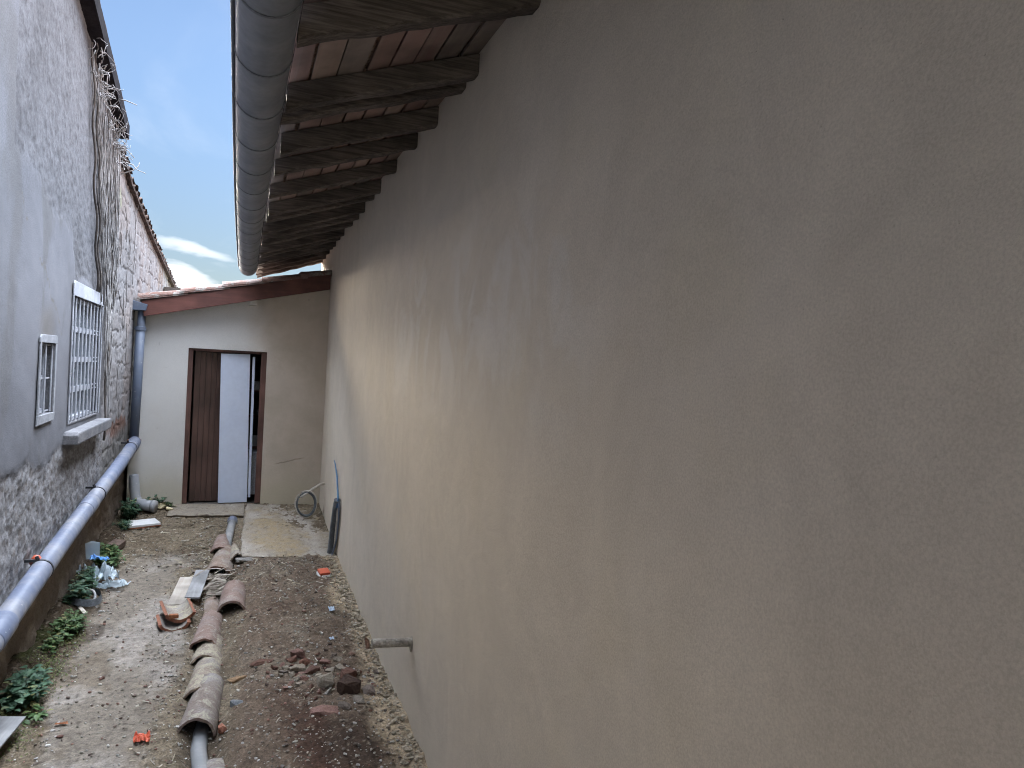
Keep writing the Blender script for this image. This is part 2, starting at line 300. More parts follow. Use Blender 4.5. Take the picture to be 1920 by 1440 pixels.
MT = dict(
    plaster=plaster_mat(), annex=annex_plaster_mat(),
    wallattr=attr_mat('weathered_render', 0.93, 0.15, 130, 0.45, 0.004, 0.22),
    wallrough=rough_mat(),
    ground=attr_mat('trodden_earth', 0.95, 0.12, 85, 0.95, 0.011, 0.42, speck=0.4),
    path=attr_mat('dusty_concrete', 0.93, 0.15, 110, 0.7, 0.005, 0.30, speck=0.4),
    stones=attr_mat('broken_stones', 0.93, 0.15, 90, 0.6, 0.004, 0.3),
    zinc=simple('painted_zinc', (0.16, 0.168, 0.192), (0.225, 0.232, 0.255), 5, 0.6, 0.35, 0.08, 30, 0.003, 0.08),
    zincmid=simple('bracket_zinc', (0.115, 0.12, 0.135), (0.15, 0.155, 0.17), 5, 0.6, 0.35, 0.1),
    zincdark=simple('dark_zinc_edge', (0.035, 0.038, 0.05), (0.05, 0.055, 0.07), 5, 0.55, 0.4, 0.1),
    rafter=wood_mat('old_rafter_wood', (0.045, 0.036, 0.031), (0.135, 0.112, 0.098), axis=(3.2, 75, 75)),
    soffit=wood_mat('old_roof_boards', (0.07, 0.055, 0.047), (0.24, 0.195, 0.168), axis=(22, 1.2, 22), attr=True),
    redwood=wood_mat('red_brown_painted_wood', (0.088, 0.034, 0.026), (0.13, 0.050, 0.038), axis=(1.5, 20, 20), rough=0.6, bump=0.2, spec=0.35),
    doorwood=wood_mat('varnished_door_boards', (0.062, 0.034, 0.027), (0.10, 0.055, 0.044), axis=(30, 30, 1.5), rough=0.32, bump=0.15, spec=0.5),
    framewood=wood_mat('brown_door_frame', (0.09, 0.045, 0.035), (0.135, 0.068, 0.054), axis=(30, 30, 1.5), rough=0.6, bump=0.2, spec=0.35),
    white=simple('white_lacquer_board', (0.57, 0.63, 0.76), (0.62, 0.68, 0.80), 2, 0.45, 0.4, 0.03, 20, 0.002, 0.03),
    whitepaint=simple('white_window_paint', (0.29, 0.30, 0.33), (0.38, 0.39, 0.42), 8, 0.6, 0.35, 0.15, 60, 0.003, 0.1),
    sill=simple('cast_concrete_sill', (0.115, 0.115, 0.122), (0.175, 0.172, 0.178), 5, 0.9, 0.2, 0.5, 70, 0.006, 0.22),
    slab=attr_mat('sandy_concrete', 0.94, 0.15, 90, 0.5, 0.004, 0.25, speck=0.4),
    pvc=plastic_pipe('pale_grey_pvc', (0.105, 0.124, 0.178)), pvcdark=plastic_pipe('slate_grey_pvc', (0.10, 0.125, 0.175), 0.45, 0.2),
    pvcold=plastic_pipe('weathered_pvc', (0.28, 0.29, 0.31), 0.55, 0.8), pvcwhite=plastic_pipe('dirty_white_pvc', (0.19, 0.195, 0.20), 0.6, 0.9),
    greysurround=simple('limewashed_surround', (0.20, 0.205, 0.22), (0.27, 0.275, 0.29), 9, 0.85, 0.2, 0.3, 60, 0.003, 0.15),
    black=simple('black_plastic', (0.018, 0.018, 0.022), (0.035, 0.035, 0.04), 10, 0.5, 0.4, 0.1),
    conduit=simple('dark_grey_conduit', (0.075, 0.085, 0.095), (0.13, 0.14, 0.15), 12, 0.6, 0.35, 0.2),
    bluewire=simple('blue_cable', (0.05, 0.12, 0.24), (0.08, 0.20, 0.32), 9, 0.5, 0.4, 0.05),
    whitewire=simple('dusty_white_cable', (0.42, 0.39, 0.34), (0.52, 0.48, 0.42), 12, 0.6, 0.3, 0.1),
    stub=simple('cement_stained_pipe', (0.26, 0.23, 0.195), (0.46, 0.42, 0.36), 16, 0.85, 0.25, 0.5, 90, 0.006, 0.3),
    rust=simple('rusty_clay_bracket', (0.20, 0.075, 0.035), (0.30, 0.13, 0.07), 14, 0.9, 0.2, 0.5),
    tile_pink=tile_mat('pink_clay_tile', (0.160, 0.108, 0.088), (0.230, 0.165, 0.138), (0.27, 0.24, 0.20), 0.3, 0.35),
    tile_grey=tile_mat('grey_mossy_clay_tile', (0.165, 0.130, 0.105), (0.24, 0.195, 0.155), (0.30, 0.27, 0.20), 0.6, 0.7),
    tile_brown=tile_mat('brown_clay_tile', (0.165, 0.118, 0.090), (0.235, 0.175, 0.138), (0.26, 0.235, 0.185), 0.35, 0.45),
    tile_purple=tile_mat('greyish_purple_clay_tile', (0.140, 0.106, 0.088), (0.205, 0.172, 0.150), (0.285, 0.265, 0.205), 0.4, 0.6),
    plank_pale=wood_mat('pale_offcut_board', (0.28, 0.245, 0.205), (0.36, 0.325, 0.28), axis=(24, 2, 24), bump=0.15),
    plank_grey=wood_mat('grey_offcut_board', (0.19, 0.19, 0.19), (0.27, 0.27, 0.27), axis=(24, 2, 24), bump=0.15),
    plate=simple('white_floor_tile_face', (0.58, 0.57, 0.56), (0.66, 0.65, 0.64), 6, 0.35, 0.4, 0.05, 40, 0.002, 0.06),
    darkbrick=simple('dark_brown_brick', (0.085, 0.06, 0.048), (0.13, 0.09, 0.07), 8, 0.92, 0.2, 0.6, 60, 0.006, 0.3),
    bag=bag_mat(), blue=simple('blue_film', (0.05, 0.19, 0.50), (0.09, 0.28, 0.62), 12, 0.35, 0.5, 0.2),
    paleblue=simple('pale_blue_film', (0.30, 0.40, 0.52), (0.42, 0.50, 0.60), 12, 0.35, 0.5, 0.2),
    orange=simple('orange_red_plastic', (0.48, 0.085, 0.04), (0.56, 0.13, 0.07), 20, 0.4, 0.45, 0.1, 60, 0.003, 0.12),
    foam=simple('yellowish_foam', (0.50, 0.42, 0.24), (0.60, 0.52, 0.34), 14, 0.95, 0.1, 0.6, 50, 0.008, 0.2),
    leaf_dark=leaf_mat('blue_green_leaves', (0.030, 0.075, 0.042), (0.070, 0.135, 0.075), (0.20, 0.20, 0.08)),
    leaf_mid=leaf_mat('mid_green_leaves', (0.032, 0.070, 0.022), (0.090, 0.155, 0.048), (0.22, 0.21, 0.08)),
    moss=leaf_mat('yellow_green_moss', (0.045, 0.062, 0.015), (0.105, 0.120, 0.030), (0.15, 0.13, 0.05)),
    vine=simple('dry_vine_stems', (0.20, 0.19, 0.185), (0.36, 0.35, 0.345), 3, 0.9, 0.2, 0.3, 60, 0.003, 0.2),
    vinedark=simple('dark_vine_stems', (0.060, 0.052, 0.048), (0.12, 0.105, 0.095), 3, 0.9, 0.2, 0.3, 60, 0.003, 0.2),
    straw=attr_mat('wood_shavings', 0.9, 0.2, 60, 0.2, 0.002, 0.2),
    glass=glass_mat(), dark=simple('dark_room_plaster', (0.10, 0.09, 0.08), (0.14, 0.125, 0.11), 3, 0.95, 0.1, 0.1),
    greybox=simple('grey_white_plastic', (0.40, 0.41, 0.43), (0.48, 0.49, 0.50), 5, 0.5, 0.4, 0.05),
    rooftop=simple('old_tile_roof', (0.22, 0.14, 0.11), (0.33, 0.27, 0.22), 9, 0.92, 0.2, 0.6, 50, 0.008, 0.3),
    darktile=simple('dark_roof_tiles', (0.030, 0.024, 0.022), (0.075, 0.052, 0.044), 9, 0.95, 0.1, 0.6, 50, 0.008, 0.3),  # near-black tone for the left roof and its tile edges
    verge=simple('dark_verge_board', (0.010, 0.009, 0.011), (0.018, 0.016, 0.018), 6, 0.95, 0.05, 0.4, 50, 0.004, 0.25),
)

# ------------------------------------------------------------------ mesh builder and object helpers
class MB:
    def __init__(s): s.v = []; s.f = []; s.c = []
    def add(s, vs, fs, col=(0, 0, 0)):
        n = len(s.v); s.v += [tuple(p) for p in vs]; s.f += [tuple(i+n for i in f) for f in fs]
        s.c += [col]*len(vs) if not isinstance(col, list) else col
        return s
    def box(s, lo, hi, col=(0, 0, 0), M=None, jit=0):
        x0, y0, z0 = lo; x1, y1, z1 = hi
        vs = [Vector(p) for p in ((x0,y0,z0),(x1,y0,z0),(x1,y1,z0),(x0,y1,z0),(x0,y0,z1),(x1,y0,z1),(x1,y1,z1),(x0,y1,z1))]
        if jit: vs = [p+Vector((random.uniform(-jit,jit), random.uniform(-jit,jit), random.uniform(-jit,jit))) for p in vs]
        if M: vs = [M@p for p in vs]
        return s.add(vs, [(0,3,2,1),(4,5,6,7),(0,1,5,4),(1,2,6,5),(2,3,7,6),(3,0,4,7)], col)
    def prism(s, poly, axis, a, b, col=(0,0,0)):      # 2-D polygon extruded along 'x' or 'y' from a to b
        n = len(poly)
        def P(q, t): return (t, q[0], q[1]) if axis == 'x' else (q[0], t, q[1]) if axis == 'y' else (q[0], q[1], t)
        vs = [P(q, a) for q in poly]+[P(q, b) for q in poly]
        return s.add(vs, [tuple(range(n)), tuple(range(2*n-1, n-1, -1))]+[(i+n, (i+1)%n+n, (i+1)%n, i) for i in range(n)], col)
    def tube(s, pts, r, n=10, caps=True, col=(0,0,0), hollow=0):
        pts = [Vector(p) for p in pts]; k = len(pts); rr = r if isinstance(r, (list, tuple)) else [r]*k
        up = None; rings = []
        for i, p in enumerate(pts):
            t = (pts[min(i+1,k-1)]-pts[max(i-1,0)]).normalized()
            if up is None: up = Vector((0,0,1)) if abs(t.z) < 0.9 else Vector((1,0,0))
            a = t.cross(up); 
            if a.length < 1e-6: a = t.orthogonal()
            a.normalize(); b = a.cross(t).normalized(); up = b
            rings.append([p+(a*math.cos(q)+b*math.sin(q))*rr[i] for q in [2*math.pi*j/n for j in range(n)]])
        vs = [q for r_ in rings for q in r_]
        fs = [(i*n+j, i*n+(j+1)%n, (i+1)*n+(j+1)%n, (i+1)*n+j) for i in range(k-1) for j in range(n)]
        if caps: fs += [tuple(range(n-1,-1,-1)), tuple((k-1)*n+j for j in range(n))]
        return s.add(vs, fs, col)
    def lump(s, c, r, seed, sub=1, flat=1.0, col=(0,0,0), rot=None, rough=0.35):
        bm = bmesh.new(); bmesh.ops.create_icosphere(bm, subdivisions=sub, radius=1)
        rd = random.Random(seed); Mx = rot or Matrix.Identity(3)
        ax = [Vector((rd.gauss(0,1), rd.gauss(0,1), rd.gauss(0,1))).normalized() for _ in range(7)]; cut = [rd.uniform(0.45, 0.95) for _ in ax]
        vs = []
        for v in bm.verts:
            p = v.co.copy()
            for a, h in zip(ax, cut):
                d = p.dot(a)
                if d > h: p -= a*(d-h)
            p *= 1+rd.uniform(-rough, rough)*0.3
            p = Vector((p.x*r[0], p.y*r[1], p.z*r[2]*flat)); vs.append(Vector(c)+Mx@p)
        fs = [tuple(v.index for v in f.verts) for f in bm.faces]; bm.free()
        return s.add(vs, fs, col)
    def build(s, name, mat, parent=None, smooth=False, bevel=0, loc=None):
        me = bpy.data.meshes.new(name); me.from_pydata(s.v, [], s.f)
        if any(c != (0,0,0) for c in s.c):
            a = me.color_attributes.new('Col', 'FLOAT_COLOR', 'POINT')
            a.data.foreach_set('color', np.array([(*c, 1) for c in s.c], np.float32).ravel())
        if bevel or not smooth:
            bm = bmesh.new(); bm.from_mesh(me)
            bmesh.ops.recalc_face_normals(bm, faces=bm.faces)
            if bevel: bmesh.ops.bevel(bm, geom=[e for e in bm.edges if len(e.link_faces) == 2 and e.calc_face_angle(0) > 0.6], offset=bevel, segments=2, affect='EDGES', profile=0.6)
            bm.to_mesh(me); bm.free()
        if smooth: me.polygons.foreach_set('use_smooth', [True]*len(me.polygons))
        me.materials.append(MT[mat] if isinstance(mat, str) else mat)
        o = bpy.data.objects.new(name, me); COL.objects.link(o)
        if loc is not None: o.location = loc
        if parent: o.parent = parent
        return o
def tag(o, label=None, cat=None, group=None, kind=None):
    if label: o['label'] = label
    if cat: o['category'] = cat
    if group: o['group'] = group
    if kind: o['kind'] = kind
    return o
def thing(name, label, cat, loc=(0,0,0), rot=(0,0,0), group=None):
    o = bpy.data.objects.new(name, None); o.empty_display_size = 0.1; COL.objects.link(o)
    o.location = loc; o.rotation_euler = rot; return tag(o, label, cat, group)
def put(o, loc, rz=0, rx=0, ry=0): o.location = loc; o.rotation_euler = (rx, ry, rz); return o

def np_mesh(name, V, faces, mat, col=None, parent=None, smooth=True):
    used = np.unique(faces); remap = np.full(len(V), -1, np.int64); remap[used] = np.arange(len(used))
    V = V[used]; faces = remap[faces]; 
    me = bpy.data.meshes.new(name); nf = len(faces)
    me.vertices.add(len(V)); me.vertices.foreach_set('co', V.astype(np.float32).ravel())
    me.loops.add(nf*4); me.loops.foreach_set('vertex_index', faces.astype(np.int32).ravel())
    me.polygons.add(nf); me.polygons.foreach_set('loop_start', (np.arange(nf)*4).astype(np.int32))
    me.polygons.foreach_set('use_smooth', np.ones(nf, bool))
    me.update(calc_edges=True); me.validate()
    if col is not None:
        a = me.color_attributes.new('Col', 'FLOAT_COLOR', 'POINT')
        cc = np.concatenate([col[used], np.ones((len(V), 1))], 1).astype(np.float32); a.data.foreach_set('color', cc.ravel())
    me.materials.append(MT[mat]); o = bpy.data.objects.new(name, me); COL.objects.link(o)
    if parent: o.parent = parent
    return o
def grid_faces(nu, nv):
    i, j = np.meshgrid(np.arange(nu-1), np.arange(nv-1), indexing='ij'); a = i*nv+j
    return np.stack([a, a+nv, a+nv+1, a+1], -1).reshape(-1, 4)

# ------------------------------------------------------------------ the ground
YP = [-4, 0, 3, 4, 5, 6, 7, 7.85, 8.5, 9.4, 9.6]; ZP = [-.6, -.5, -.36, -.32, -.29, -.26, -.225, -.19, -.12, -.02, 0]
def zp(y): return np.interp(y, YP, ZP)
def tilex(y): return np.interp(y, [3.8, 4.3, 5, 6, 7, 8, 8.9], [-.05, -.11, -.125, -.13, -.12, -.08, -.03])
def gz(x, y):
    x = np.asarray(x, float); y = np.asarray(y, float); z = zp(y)
    near = sstep(y, 9.0, 8.3)
    z = z + 0.10*sstep(-x, 0.98, 1.2)*(0.5+fbm(x*5, y*3, 3))*near
    z = z + 0.045*sstep(x, 0.0, 0.25)*sstep(x, 1.0, 0.7)*near*(0.5+fbm(x*2, y*2, 9))*sstep(y, 7.9, 7.4)
    z = z - (0.05+.06*sstep(y, 4.75, 4.4))*np.exp(-((x-tilex(y)-0.0)/0.10)**2)*sstep(y, 8.9, 8.3)
    z = z + (fbm(x*1.6, y*1.6, 21, 3)-.5)*0.045*near
    z = z + sstep(x, .80, .99)*(fbm(x*6, y*5, 23, 4)-.35)*0.10*sstep(y, 7.8, 7.4)
    return z
def g1(x, y): return float(gz(np.array([x]), np.array([y]))[0])

def build_ground():
    ys = np.concatenate([np.arange(-4, 3.4, .12), np.arange(3.4, 9.63, .0125)]); xs = np.arange(-1.32, 1.06, .0125)
    Y, X = np.meshgrid(ys, xs, indexing='ij')
    wob = (fbm(X*3, Y*2.2, 5, 5)-.5)
    # trowelled concrete path: solid in the middle, ragged at both sides
    pm = sstep(X+wob*.55, -1.02, -.86)*sstep(X+wob*.50, -.30, -.46)*sstep(Y+wob*.8, 7.95, 7.5)
    dirt_over = sstep(fbm(X*2.1, Y*1.3, 31, 6, .6), .50, .62)
    dirt = np.clip(sstep(X+wob*.3, .0, .12)*sstep(Y, 7.95, 7.75), 0, 1)
    crumb = fbm(X*38, Y*38, 41, 3); lump = fbm(X*11, Y*11, 43, 4)
    Z = gz(X, Y)
    amp = np.where(pm > .5, .3, 1.0)
    d1, d2, cid = worley(X*24, Y*24, 7)
    peb = np.clip(.42-d1, 0, 1)*sstep(cid, .55, .7)
    Z = Z + amp*((crumb-.5)*.014 + (lump-.5)*.030) + amp*peb*.030 + (1-amp)*pm*0.0
    Z = Z - 0.010*pm*dirt_over*lump
    # colour of the stuff lying there
    C = np.zeros(X.shape+(3,)); C[:] = (.225, .192, .145)
    C = mixc(C, (.30, .265, .205), sstep(fbm(X*2.5, Y*2.5, 51, 5), .42, .62)*(1-dirt))
    C = mixc(C, (.225, .182, .145), dirt)
    C = mixc(C, (.275, .240, .195), dirt*sstep(fbm(X*2.2, Y*1.6, 53, 5), .50, .66))
    red = dirt*sstep(fbm(X*2.0+4, Y*1.3+2, 57, 5), .43, .58)*sstep(X, .15, .5)*sstep(Y, 7.6, 7.2)
    C = mixc(C, (.115, .068, .052), red*.95)
    C = mixc(C, (.105, .078, .062), dirt*sstep(np.hypot((X-.68)/.30, (Y-4.05)/.35)+wob*.8, 1.1, .6)*.9)
    C = mixc(C, (.66, .57, .43), sstep(X+wob*.30, .80, .95)*sstep(Y, 7.9, 7.7))
    C = mixc(C, (.275, .258, .228), pm); C = mixc(C, (.385, .375, .358), pm*sstep(fbm(X*3.2, Y*2.0, 61, 6, .6), .46, .64)*.9)
    C = mixc(C, (.225, .198, .158), pm*dirt_over*.8)
    C = mixc(C, (.13, .115, .10), sstep(np.hypot((X+.95)/.13, (Y-5.98)/.22)+wob*.7, 1.05, .8))      # dark worn patch
    C = mixc(C, (.115, .092, .066), sstep(-X+wob*.28, .93, 1.08)*sstep(Y, 9.2, 8.6))               # black soil at the wall foot
    C = mixc(C, (.06, .075, .022), sstep(-X+wob*.3, .96, 1.05)*sstep(fbm(X*5, Y*3, 71, 4), .47, .6)*sstep(Y, 6.4, 5.9)*.85)
    C = mixc(C, (.15, .13, .105), np.exp(-((X-tilex(Y))/.11)**2)*sstep(Y, 8.9, 8.4)*.7)
    C = C*(0.55+0.84*fbm(X*42, Y*42, 81, 3))[..., None]*(.8+.4*fbm(X*9, Y*9, 82, 4))[..., None]
    bright = sstep(fbm(X*60, Y*60, 85, 2), .74, .82)*.6*(1-pm*.5)
    C = mixc(C, (.52, .49, .43), bright)
    darks = sstep(fbm(X*50, Y*34, 87, 2), .76, .83)*.65; C = mixc(C, (.06, .05, .042), darks)
    C = C*np.array([.535, .485, .435])*(1+.06*pm)[..., None]
    V = np.stack([X, Y, Z], -1).reshape(-1, 3); Cf = C.reshape(-1, 3)
    fs = grid_faces(len(ys), len(xs)); pmf = pm.reshape(-1)[fs].mean(1) > .5
    tag(np_mesh('ground', V, fs[~pmf], 'ground', Cf), kind='structure')
    tag(np_mesh('path', V, fs[pmf], 'path', Cf), kind='structure')
    b = MB(); b.box((-300, -300, -1.6), (300, 300, -1.3)); tag(b.build('terrain', 'ground_far'), kind='structure')
MT['ground_far'] = simple('far_ground', (0.16, 0.15, 0.10), (0.22, 0.20, 0.15), 0.3, 0.95, 0.1, 0)
build_ground()

def slab_mesh(name, corners, seed, thick, sandy):
    # corners: near-left, near-right, far-right, far-left (x, y, z)
    n = 70; u, v = np.meshgrid(np.linspace(0, 1, n), np.linspace(0, 1, n), indexing='ij'); c = np.array(corners, float)
    P = (c[0]*((1-u)*(1-v))[..., None]+c[1]*((u)*(1-v))[..., None]+c[2]*(u*v)[..., None]+c[3]*((1-u)*v)[..., None])
    X, Y = P[..., 0].copy(), P[..., 1].copy()
    edge = np.minimum(np.minimum(u, 1-u), np.minimum(v, 1-v))
    wob = (fbm(X*9, Y*9, seed, 4)-.5)
    P[..., 0] += np.where(u < .02, wob*.03, 0); P[..., 1] += np.where(v < .02, wob*.05, 0)
    P[..., 2] += (fbm(X*7, Y*7, seed+2, 4)-.5)*.012-sstep(edge, .012, 0)*.008
    C = np.zeros(X.shape+(3,)); C[:] = (.40, .375, .335)
    C = mixc(C, (.43, .365, .255), sstep(fbm(X*3, Y*2.4, seed+4, 6, .65), .48, .70)*sandy*(.4+.6*sstep(fbm(X*30, Y*30, seed+5, 3), .4, .55)))
    C = mixc(C, (.50, .485, .46), sstep(fbm(X*4+3, Y*3, seed+6, 5), .52, .68))
    C = mixc(C, (.20, .17, .14), sstep(fbm(X*26, Y*18, seed+8, 3), .68, .76)*.7)
    C = C*np.array([.585, .54, .485])*(0.82+.36*fbm(X*40, Y*40, seed+9, 3))[..., None]
    top = P.reshape(-1, 3); bot = top.copy(); bot[:, 2] -= thick
    V = np.concatenate([top, bot]); fs = [grid_faces(n, n)]
    N2 = n*n; idx = np.arange(n)
    for e in (idx*n, (n-1)*n+idx, idx, idx*n+n-1)[:]:
        a = e[:-1]; b = e[1:]; fs.append(np.stack([a, b, b+N2, a+N2], -1))
    Cc = np.concatenate([C.reshape(-1, 3), C.reshape(-1, 3)*.8])
    return np_mesh(name, V, np.concatenate(fs), 'slab', Cc)
tag(slab_mesh('pavement', [(.075, 7.72, -.17), (1.02, 7.66, -.19), (1.02, 9.56, -.02), (.13, 9.56, .012)], 5, .16, 1.0), kind='structure')
tag(slab_mesh('pavement', [(-.70, 9.10, -.025), (.105, 9.02, -.025), (.115, 9.56, .012), (-.70, 9.56, .012)], 15, .10, .3), kind='structure')

# ------------------------------------------------------------------ right-hand building with the brown plastered wall
rb = thing('house', 'long house whose tall freshly plastered brown wall fills the right side', 'house', (1.0, 4.5, -.3))
def P(o): o.parent = rb; o.location = o.location-Vector(rb.location); return o
RY0, RY1 = -4.0, 9.70
def rz(x): return 3.262-0.345*(1.0-x)          # soffit height over x
def build_right():
    ys = np.linspace(RY0, 10.86, 290); zs = np.linspace(-.7, 3.36, 82)
    Y, Z = np.meshgrid(ys, zs, indexing='ij'); X = 1.0+(fbm(Y*.8, Z*.8, 91, 3)-.5)*.014 + .03*sstep(Z, -.2, -.3)*0
    V = np.stack([X, Y, Z], -1).reshape(-1, 3)
    P(np_mesh('wall', V, grid_faces(290, 82)[:, ::-1], 'plaster'))
    b = MB(); b.box((1.03, RY0, -.7), (1.3, RY1-.3, 3.25)); b.box((1.07, RY1-.24, -.7), (7, RY1-.01, 2.9)); b.box((6.7, RY0, -.7), (7, RY1-.3, 3.3)); b.box((1.03, RY0-.2, -.7), (7, RY0, 3.3))
    P(b.build('rear_wall', 'plaster'))
    rafY = [-.9, -.2, .55, 1.25, 1.95, 2.70, 3.47, 3.68, 4.25, 4.79, 5.46, 6.10, 6.42, 6.93, 7.29, 7.72, 8.36, 8.70, 9.10, 9.44, 9.85, 10.3, 10.72]
    for i, y in enumerate(rafY):
        rd = random.Random(i*3+1); w = rd.uniform(.070, .090); h = rd.uniform(.088, .108)
        if i == 5: w, h = .085, .115
        n = 14; m = MB(); x0 = .125+rd.uniform(-.008, .03); x1 = 1.16
        vs = []; sk = rd.uniform(-.02, .02)
        for k in range(n+1):
            t = k/n; x = x0+(x1-x0)*t; zt = rz(x)-.004; yy = y+sk*(1-t)
            hw = w/2*(1+rd.uniform(-.07, .07)); hh = h*(1+rd.uniform(-.05, .05)); 
            wane = rd.uniform(0, .014)
            vs += [(x, yy-hw, zt), (x, yy+hw, zt), (x, yy+hw, zt-hh+wane*.4), (x, yy+hw-.012-wane, zt-hh), (x, yy-hw+.012, zt-hh), (x, yy-hw, zt-hh+.012)]
        fs = [(k*6+j, k*6+(j+1) % 6, (k+1)*6+(j+1) % 6, (k+1)*6+j) for k in range(n) for j in range(6)]+[tuple(range(5, -1, -1)), tuple(n*6+j for j in range(6))]
        m.add(vs, fs); P(m.build('rafter', 'rafter'))
    # soffit boards lying along the house on top of the rafters, with open joints
    m = MB(); x = .115; k = 0; pal = [(.135, .088, .074), (.12, .076, .066), (.105, .070, .060), (.10, .082, .072), (.145, .105, .085), (.085, .070, .062), (.125, .084, .070)]
    while x < 1.02:
        wd = random.uniform(.098, .125)
        segs = [RY0, -.2, 1.95, 3.47, 5.46, 7.29, 8.7, 10.86]
        for a, c in zip(segs[:-1], segs[1:]):
            jx = random.uniform(-.006, .006); xa, xb = x+.007+jx, min(x+wd-.006+jx, 1.06); dz = random.uniform(0, .006)
            lo = [(xa, a+.003, rz(xa)+dz), (xb, a+.003, rz(xb)+dz), (xb, c-.003, rz(xb)+dz), (xa, c-.003, rz(xa)+dz)]
            hi = [(p[0], p[1], p[2]+.020) for p in lo]; q = random.choice(pal); s_ = random.uniform(1.9, 2.9)
            m.add(lo+hi, [(0,1,2,3),(7,6,5,4),(4,5,1,0),(5,6,2,1),(6,7,3,2),(7,4,0,3)], tuple(ch*s_ for ch in q))
        x += wd; k += 1
    P(m.build('soffit', 'soffit'))
    # roof: underlay sheet plus barrel tiles running down the slope
    m = MB(); xa, xb = .09, 4.0
    for (y0, y1) in ((RY0, 10.88),):
        m.add([(xa, y0, rz(xa)+.034), (xb, y0, rz(xb)+.034), (xb, y1, rz(xb)+.034), (xa, y1, rz(xa)+.034), (xa, y0, rz(xa)+.05), (xb, y0, rz(xb)+.05), (xb, y1, rz(xb)+.05), (xa, y1, rz(xa)+.05)],
              [(0,1,2,3),(7,6,5,4),(4,5,1,0),(5,6,2,1),(6,7,3,2),(7,4,0,3)])
    y = RY0+.1
    while y < 10.8:
        for sgm in range(9):
            a = .04+sgm*.42; c = a+.47
            pts0 = [(a, y+.085*math.cos(t), rz(a)+.062+.06*math.sin(t)+.012) for t in [math.pi*i/7 for i in range(8)]]
            pts1 = [(c, y+.068*math.cos(t), rz(c)+.056+.05*math.sin(t)) for t in [math.pi*i/7 for i in range(8)]]
            m.add(pts0+pts1, [(i, i+1, i+9, i+8) for i in range(7)])
        y += .2
    m.add([(3.8, RY0, rz(3.8)+.05), (3.8, 10.88, rz(3.8)+.05), (7.3, 10.88, rz(3.8)-.9), (7.3, RY0, rz(3.8)-.9)], [(0, 1, 2, 3)])
    P(m.build('roof', 'rooftop'))
build_right()

# the half-round gutter hangs from the rafter feet
def build_gutter():
    g = thing('gutter', 'dark grey half-round zinc gutter hanging along the timber eave', 'gutter', (.03, 4.0, 2.85))
    gl = Vector(g.location); m = MB(); n = 16; ys = np.arange(-4, 9.34, .333)
    def c(y): return (.03-.012*math.sin(max(0, min(1, (y-2.5)/6.8))*math.pi), 2.868-.0055*max(0, y-3))
    r, th = .098, .004; vs = []; fs = []
    for y in ys:
        cx, cz = c(y)
        for k in range(n+1):
            t = math.pi+math.pi*k/n; vs.append((cx+r*math.cos(t), y, cz+r*math.sin(t)))
        for k in range(n+1):
            t = math.pi+math.pi*k/n; vs.append((cx+(r-th)*math.cos(t), y, cz+(r-th)*math.sin(t)))
    q = 2*(n+1)
    for i in range(len(ys)-1):
        for k in range(n):
            fs.append((i*q+k, i*q+k+1, (i+1)*q+k+1, (i+1)*q+k)); fs.append((i*q+n+1+k, (i+1)*q+n+1+k, (i+1)*q+n+2+k, i*q+n+2+k))
        fs.append((i*q, (i+1)*q, (i+1)*q+n+1, i*q+n+1)); fs.append((i*q+n, i*q+q-1, (i+1)*q+q-1, (i+1)*q+n))
    m.add(vs, fs); o = m.build('channel', 'zinc', g, smooth=True); o.location = -gl
    # rolled bead along the outer lip and a flat rear flange
    m = MB(); m.tube([(c(y)[0]-.102, y, c(y)[1]+.002) for y in ys], .0095, 8); o = m.build('lip_bead', 'zincdark', g, smooth=True); o.location = -gl
    m = MB()
    for a, b in zip(ys[:-1], ys[1:]):
        ca, cb = c(a), c(b)
        m.add([(ca[0]+.099, a, ca[1]-.012), (cb[0]+.099, b, cb[1]-.012), (cb[0]+.104, b, cb[1]+.03), (ca[0]+.104, a, ca[1]+.03)], [(0, 1, 2, 3)])
        m.add([(ca[0]+.100, a, ca[1]-.012), (cb[0]+.100, b, cb[1]-.012), (cb[0]+.107, b, cb[1]+.03), (ca[0]+.107, a, ca[1]+.03)], [(3, 2, 1, 0)])
    o = m.build('rear_flange', 'verge', g); o.location = -gl
    ye = ys[-1]; cx, cz = c(ye); m = MB(); arc = [(cx+r*1.02*math.cos(math.pi+math.pi*k/n), cz+r*1.02*math.sin(math.pi+math.pi*k/n)) for k in range(n+1)]
    m.prism(arc, 'y', ye+.001, ye+.012); o = m.build('end_cap', 'zinc', g); o.location = -gl
    y = -.6; first = None
    for y in np.arange(-.64, 9.3, .5):
        cx, cz = c(0)
        if first is None:
            m = MB(); w = .006; out = []
            for rr in (r+.0015, r+.004):
                for yy in (-w, w):
                    out.append([(rr*math.cos(math.pi+math.pi*k/n), yy, rr*math.sin(math.pi+math.pi*k/n)) for k in range(n+1)])
            vs = sum(out, []); N_ = n+1; fs = []
            for k in range(n):
                fs += [(k, k+1, N_+k+1, N_+k), (2*N_+k, 3*N_+k, 3*N_+k+1, 2*N_+k+1), (k, 2*N_+k, 2*N_+k+1, k+1), (N_+k, N_+k+1, 3*N_+k+1, 3*N_+k)]
            m.add(vs, fs); first = m.build('bracket', 'zincmid', g); o = first
        else:
            o = first.copy(); COL.objects.link(o); o.parent = g
        cc = c(y); o.location = Vector((cc[0], y, cc[1]))-gl
build_gutter()

